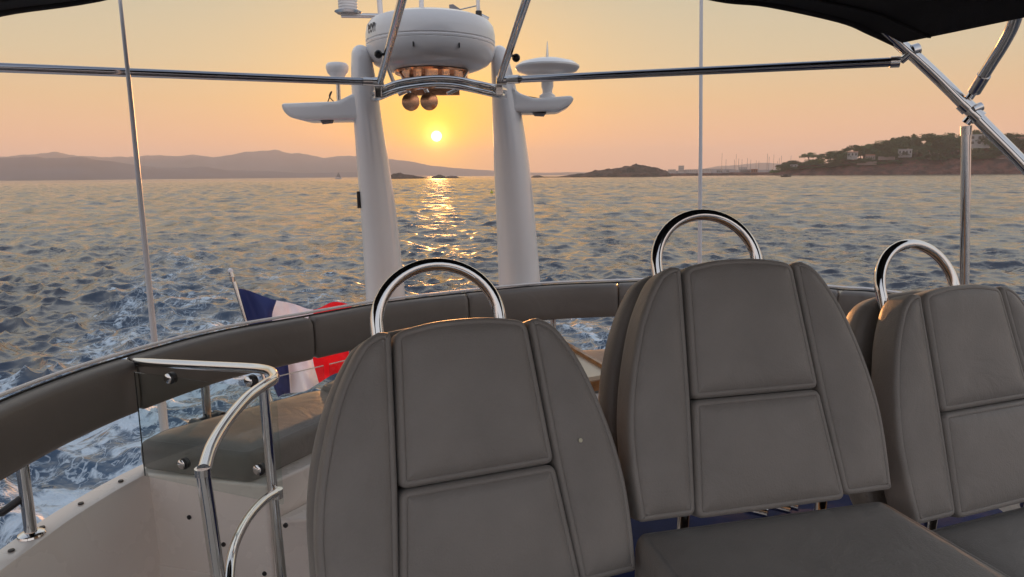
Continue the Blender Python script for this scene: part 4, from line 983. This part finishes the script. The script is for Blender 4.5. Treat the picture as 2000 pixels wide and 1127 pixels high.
# awning -------------------------------------------------------------------
bf = thing('awning_support', PD(1887, 560, 2.5), 'polished steel awning frame of braces, bows and hinged joints', 'awning support')
J1, J2 = PD(738, 160, 3.40), PD(982, 156, 3.44)
MB().tube([J1+Vector((-.02, 0, 0)), PD(0, 132, 2.62), PD(-200, 125, 2.42)], .0175, 18).build('brace', M_steel_dark, bf)
MB().tube([J2+Vector((.02, 0, 0)), PD(1755, 120.5, 2.56)], .0165, 18).build('brace', M_steel_dark, bf)
MB().tube([PD(729, 159.5, 3.38), PD(708, 158.8, 3.36)], .0205, 18).build('sleeve', M_steel2, bf); MB().tube([PD(992, 155.5, 3.40), PD(1014, 154.5, 3.38)], .0205, 18).build('sleeve', M_steel2, bf)
MB().tube([PD(1738, 121.3, 2.565), PD(1757, 120.5, 2.555)], .020, 18).build('sleeve', M_steel2, bf)
MB().tube([PD(741, 164, 3.40), PD(785, 0, 2.55), PD(800, -60, 2.3)], .0165, 18).build('upright', M_steel, bf)
MB().tube([PD(975, 160, 3.44), PD(1028, 0, 2.55), PD(1048, -60, 2.3)], .0165, 18).build('upright', M_steel, bf)
for p_, q_ in ((PD(740, 160, 3.38), .02), (PD(979, 157, 3.41), .02)):
    MB().lathe([(.001, -.024), (.022, -.024), (.022, .024), (.001, .024)], p_, (1, .1, 0), 18).build('hinge', M_steel, bf)
for (a, b) in (((752, 106), (739, 106)), ((1000, 108), (1008, 113))):
    d_ = 3.05; o = MB().tube([PD(*a, d_), PD(*b, d_)], .006, 8).build('knob_stem', M_black, bf)
    MB().lathe([(.001, -.018), (.010, -.015), (.017, -.006), (.017, .006), (.010, .015), (.001, .018)], PD(*b, d_), seg=20).build('ball_knob', M_black, o)
bow = smooth([PD(1700, 30, 2.56), PD(1756, 84, 2.55), PD(1790, 113, 2.53), PD(1840, 160, 2.50), PD(1890, 210, 2.46), PD(1945, 266, 2.41), PD(2000, 322, 2.36), PD(2120, 450, 2.25)], 8)
MB().tube(bow, .0205, 20).build('main_bow', M_steel, bf)
MB().tube(smooth([PD(1992, -60, 2.05), PD(1991, 0, 2.12), PD(1980, 45, 2.2), PD(1960, 85, 2.28), PD(1935, 125, 2.36), PD(1912, 162, 2.43)], 8), .019, 20).build('second_bow', M_steel, bf)
MB().tube([PD(1922, 147, 2.40), PD(1903, 178, 2.45)], .0215, 18).build('sleeve', M_steel2, bf)
MB().tube([PD(1905, 174, 2.45), PD(1893, 192, 2.46)], .0125, 12).build('hinge', M_steel, bf)
def bar(a, b, r, name, m_=M_steel): return MB().tube([a, b], r, 14).build(name, m_, bf)
bar(PD(1880, 201, 2.465), PD(1893, 213, 2.455), .026, 'bow_clamp'); bar(PD(1901, 221, 2.45), PD(1913, 232, 2.44), .026, 'bow_clamp')
bar(PD(1899, 215, 2.44), PD(1916, 208, 2.44), .016, 'bow_clamp'); bar(PD(1780, 100, 2.53), PD(1793, 96, 2.53), .022, 'bow_clamp')
bar(PD(1760, 119, 2.555), PD(1778, 104, 2.53), .013, 'hinge'); bar(PD(1899, 226, 2.45), PD(1886, 241, 2.46), .015, 'hinge')
MB().tube([PD(1887, 246, 2.46), PD(1884, 540, 2.46), PD(1880, 760, 2.46)], .0155, 20).build('awning_post', M_steel, bf)
bar(PD(1887, 246, 2.46), PD(1887, 264, 2.46), .018, 'post_collar', M_steel2)
def canopy():
    fwd = -V_
    edge = [PD(-260, 120, 1.95), PD(-120, 66, 2.1), PD(0, 25, 2.3), PD(190, -3, 2.55), PD(450, -60, 2.8), PD(1000, -110, 3.0), PD(1250, -40, 2.9), PD(1400, -3, 2.78), PD(1500, 8, 2.72), PD(1640, 38, 2.63), PD(1700, 62, 2.58), PD(1752, 86, 2.55)]
    e = smooth(edge, 6); n = len(e); nt_ = 14; Lf = 2.9; V = []; Fc = []
    for th in (0, .010):
        for i, p in enumerate(e):
            s = i/(n-1); cr = 4*s*(1-s)
            for j in range(nt_+1):
                t = j/nt_; q = p+fwd*(t*Lf)+Vector((0, 0, .02*cr*math.sin(math.pi*t)+th-.012*math.sin(math.pi*t)*(1-cr)))
                V.append(q)
    m_ = n*(nt_+1)
    for i in range(n-1):
        for j in range(nt_): a = i*(nt_+1)+j; b = a+nt_+1; Fc += [(a, a+1, b+1, b), (m_+a, m_+b, m_+b+1, m_+a+1)]
    for i in range(n-1):
        for j in (0, nt_): a = i*(nt_+1)+j; b = a+nt_+1; Fc.append((a, b, m_+b, m_+a))
    for j in range(nt_):
        for i in (0, n-1): a = i*(nt_+1)+j; Fc.append((a, a+1, m_+a+1, m_+a))
    cn = thing('bimini_canopy', e[n//2], 'taut black fabric awning overhead', 'awning')
    MB().add(V, Fc).build('fabric', M_canvas, cn, ang=60)
    MB().tube([p+Vector((0, .0, .002)) for p in e], .014, 12).build('hem_sleeve', M_canvas, cn)
    MB().tube([p+fwd*.14+Vector((0, 0, -.004)) for p in e[:-1]]+[e[-1]+fwd*.14], .006, 8).build('seam', M_canvas, cn)
canopy()

# whip antennas --------------------------------------------------------------
a1 = thing('whip_antenna', PD(322, 860, 2.95), 'tall white whip antenna rising beyond the bolster near the stairs', 'antenna', 'whip antennas')
MB().tube([PD(228, -60, 2.7), PD(255, 190, 2.75), PD(303, 680, 2.9), PD(324, 870, 2.95)], [.006, .0085, .0125, .0135], 12).build('rod', M_whip, a1)
MB().tube([PD(314, 770, 2.93), PD(325, 880, 2.95)], .018, 12).build('socket', M_whip, a1)
a2 = thing('whip_antenna', PD(1366, 600, 4.2), 'thin white whip antenna behind the middle seat grab ring', 'antenna', 'whip antennas')
MB().tube([PD(1370, -60, 4.2), PD(1368, 300, 4.2), PD(1366, 620, 4.2)], [.010, .012, .013], 12).build('rod', M_whip, a2)

# haze ------------------------------------------------------------------------
def haze():
    o = MB().box((0, 0, 0), (18600, 18600, 2)).build('haze', mat('tmp'), sm=False); me = o.data; top = 335
    for v in me.vertices: v.co.z = top if v.co.z > 0 else -4
    M = bpy.data.materials.new('evening_haze'); M.use_nodes = True; n = M.node_tree.nodes; n.clear(); ou = n.new('ShaderNodeOutputMaterial'); pv = n.new('ShaderNodeVolumePrincipled')
    pv.inputs['Density'].default_value = HAZE; pv.inputs['Color'].default_value = (.98, .90, .83, 1); pv.inputs['Anisotropy'].default_value = .0
    M.node_tree.links.new(pv.outputs[0], ou.inputs['Volume']); me.materials.clear(); me.materials.append(M); tag(o, 'warm evening haze over the sea', kind='stuff')
HAZE = 1.3e-4
haze()
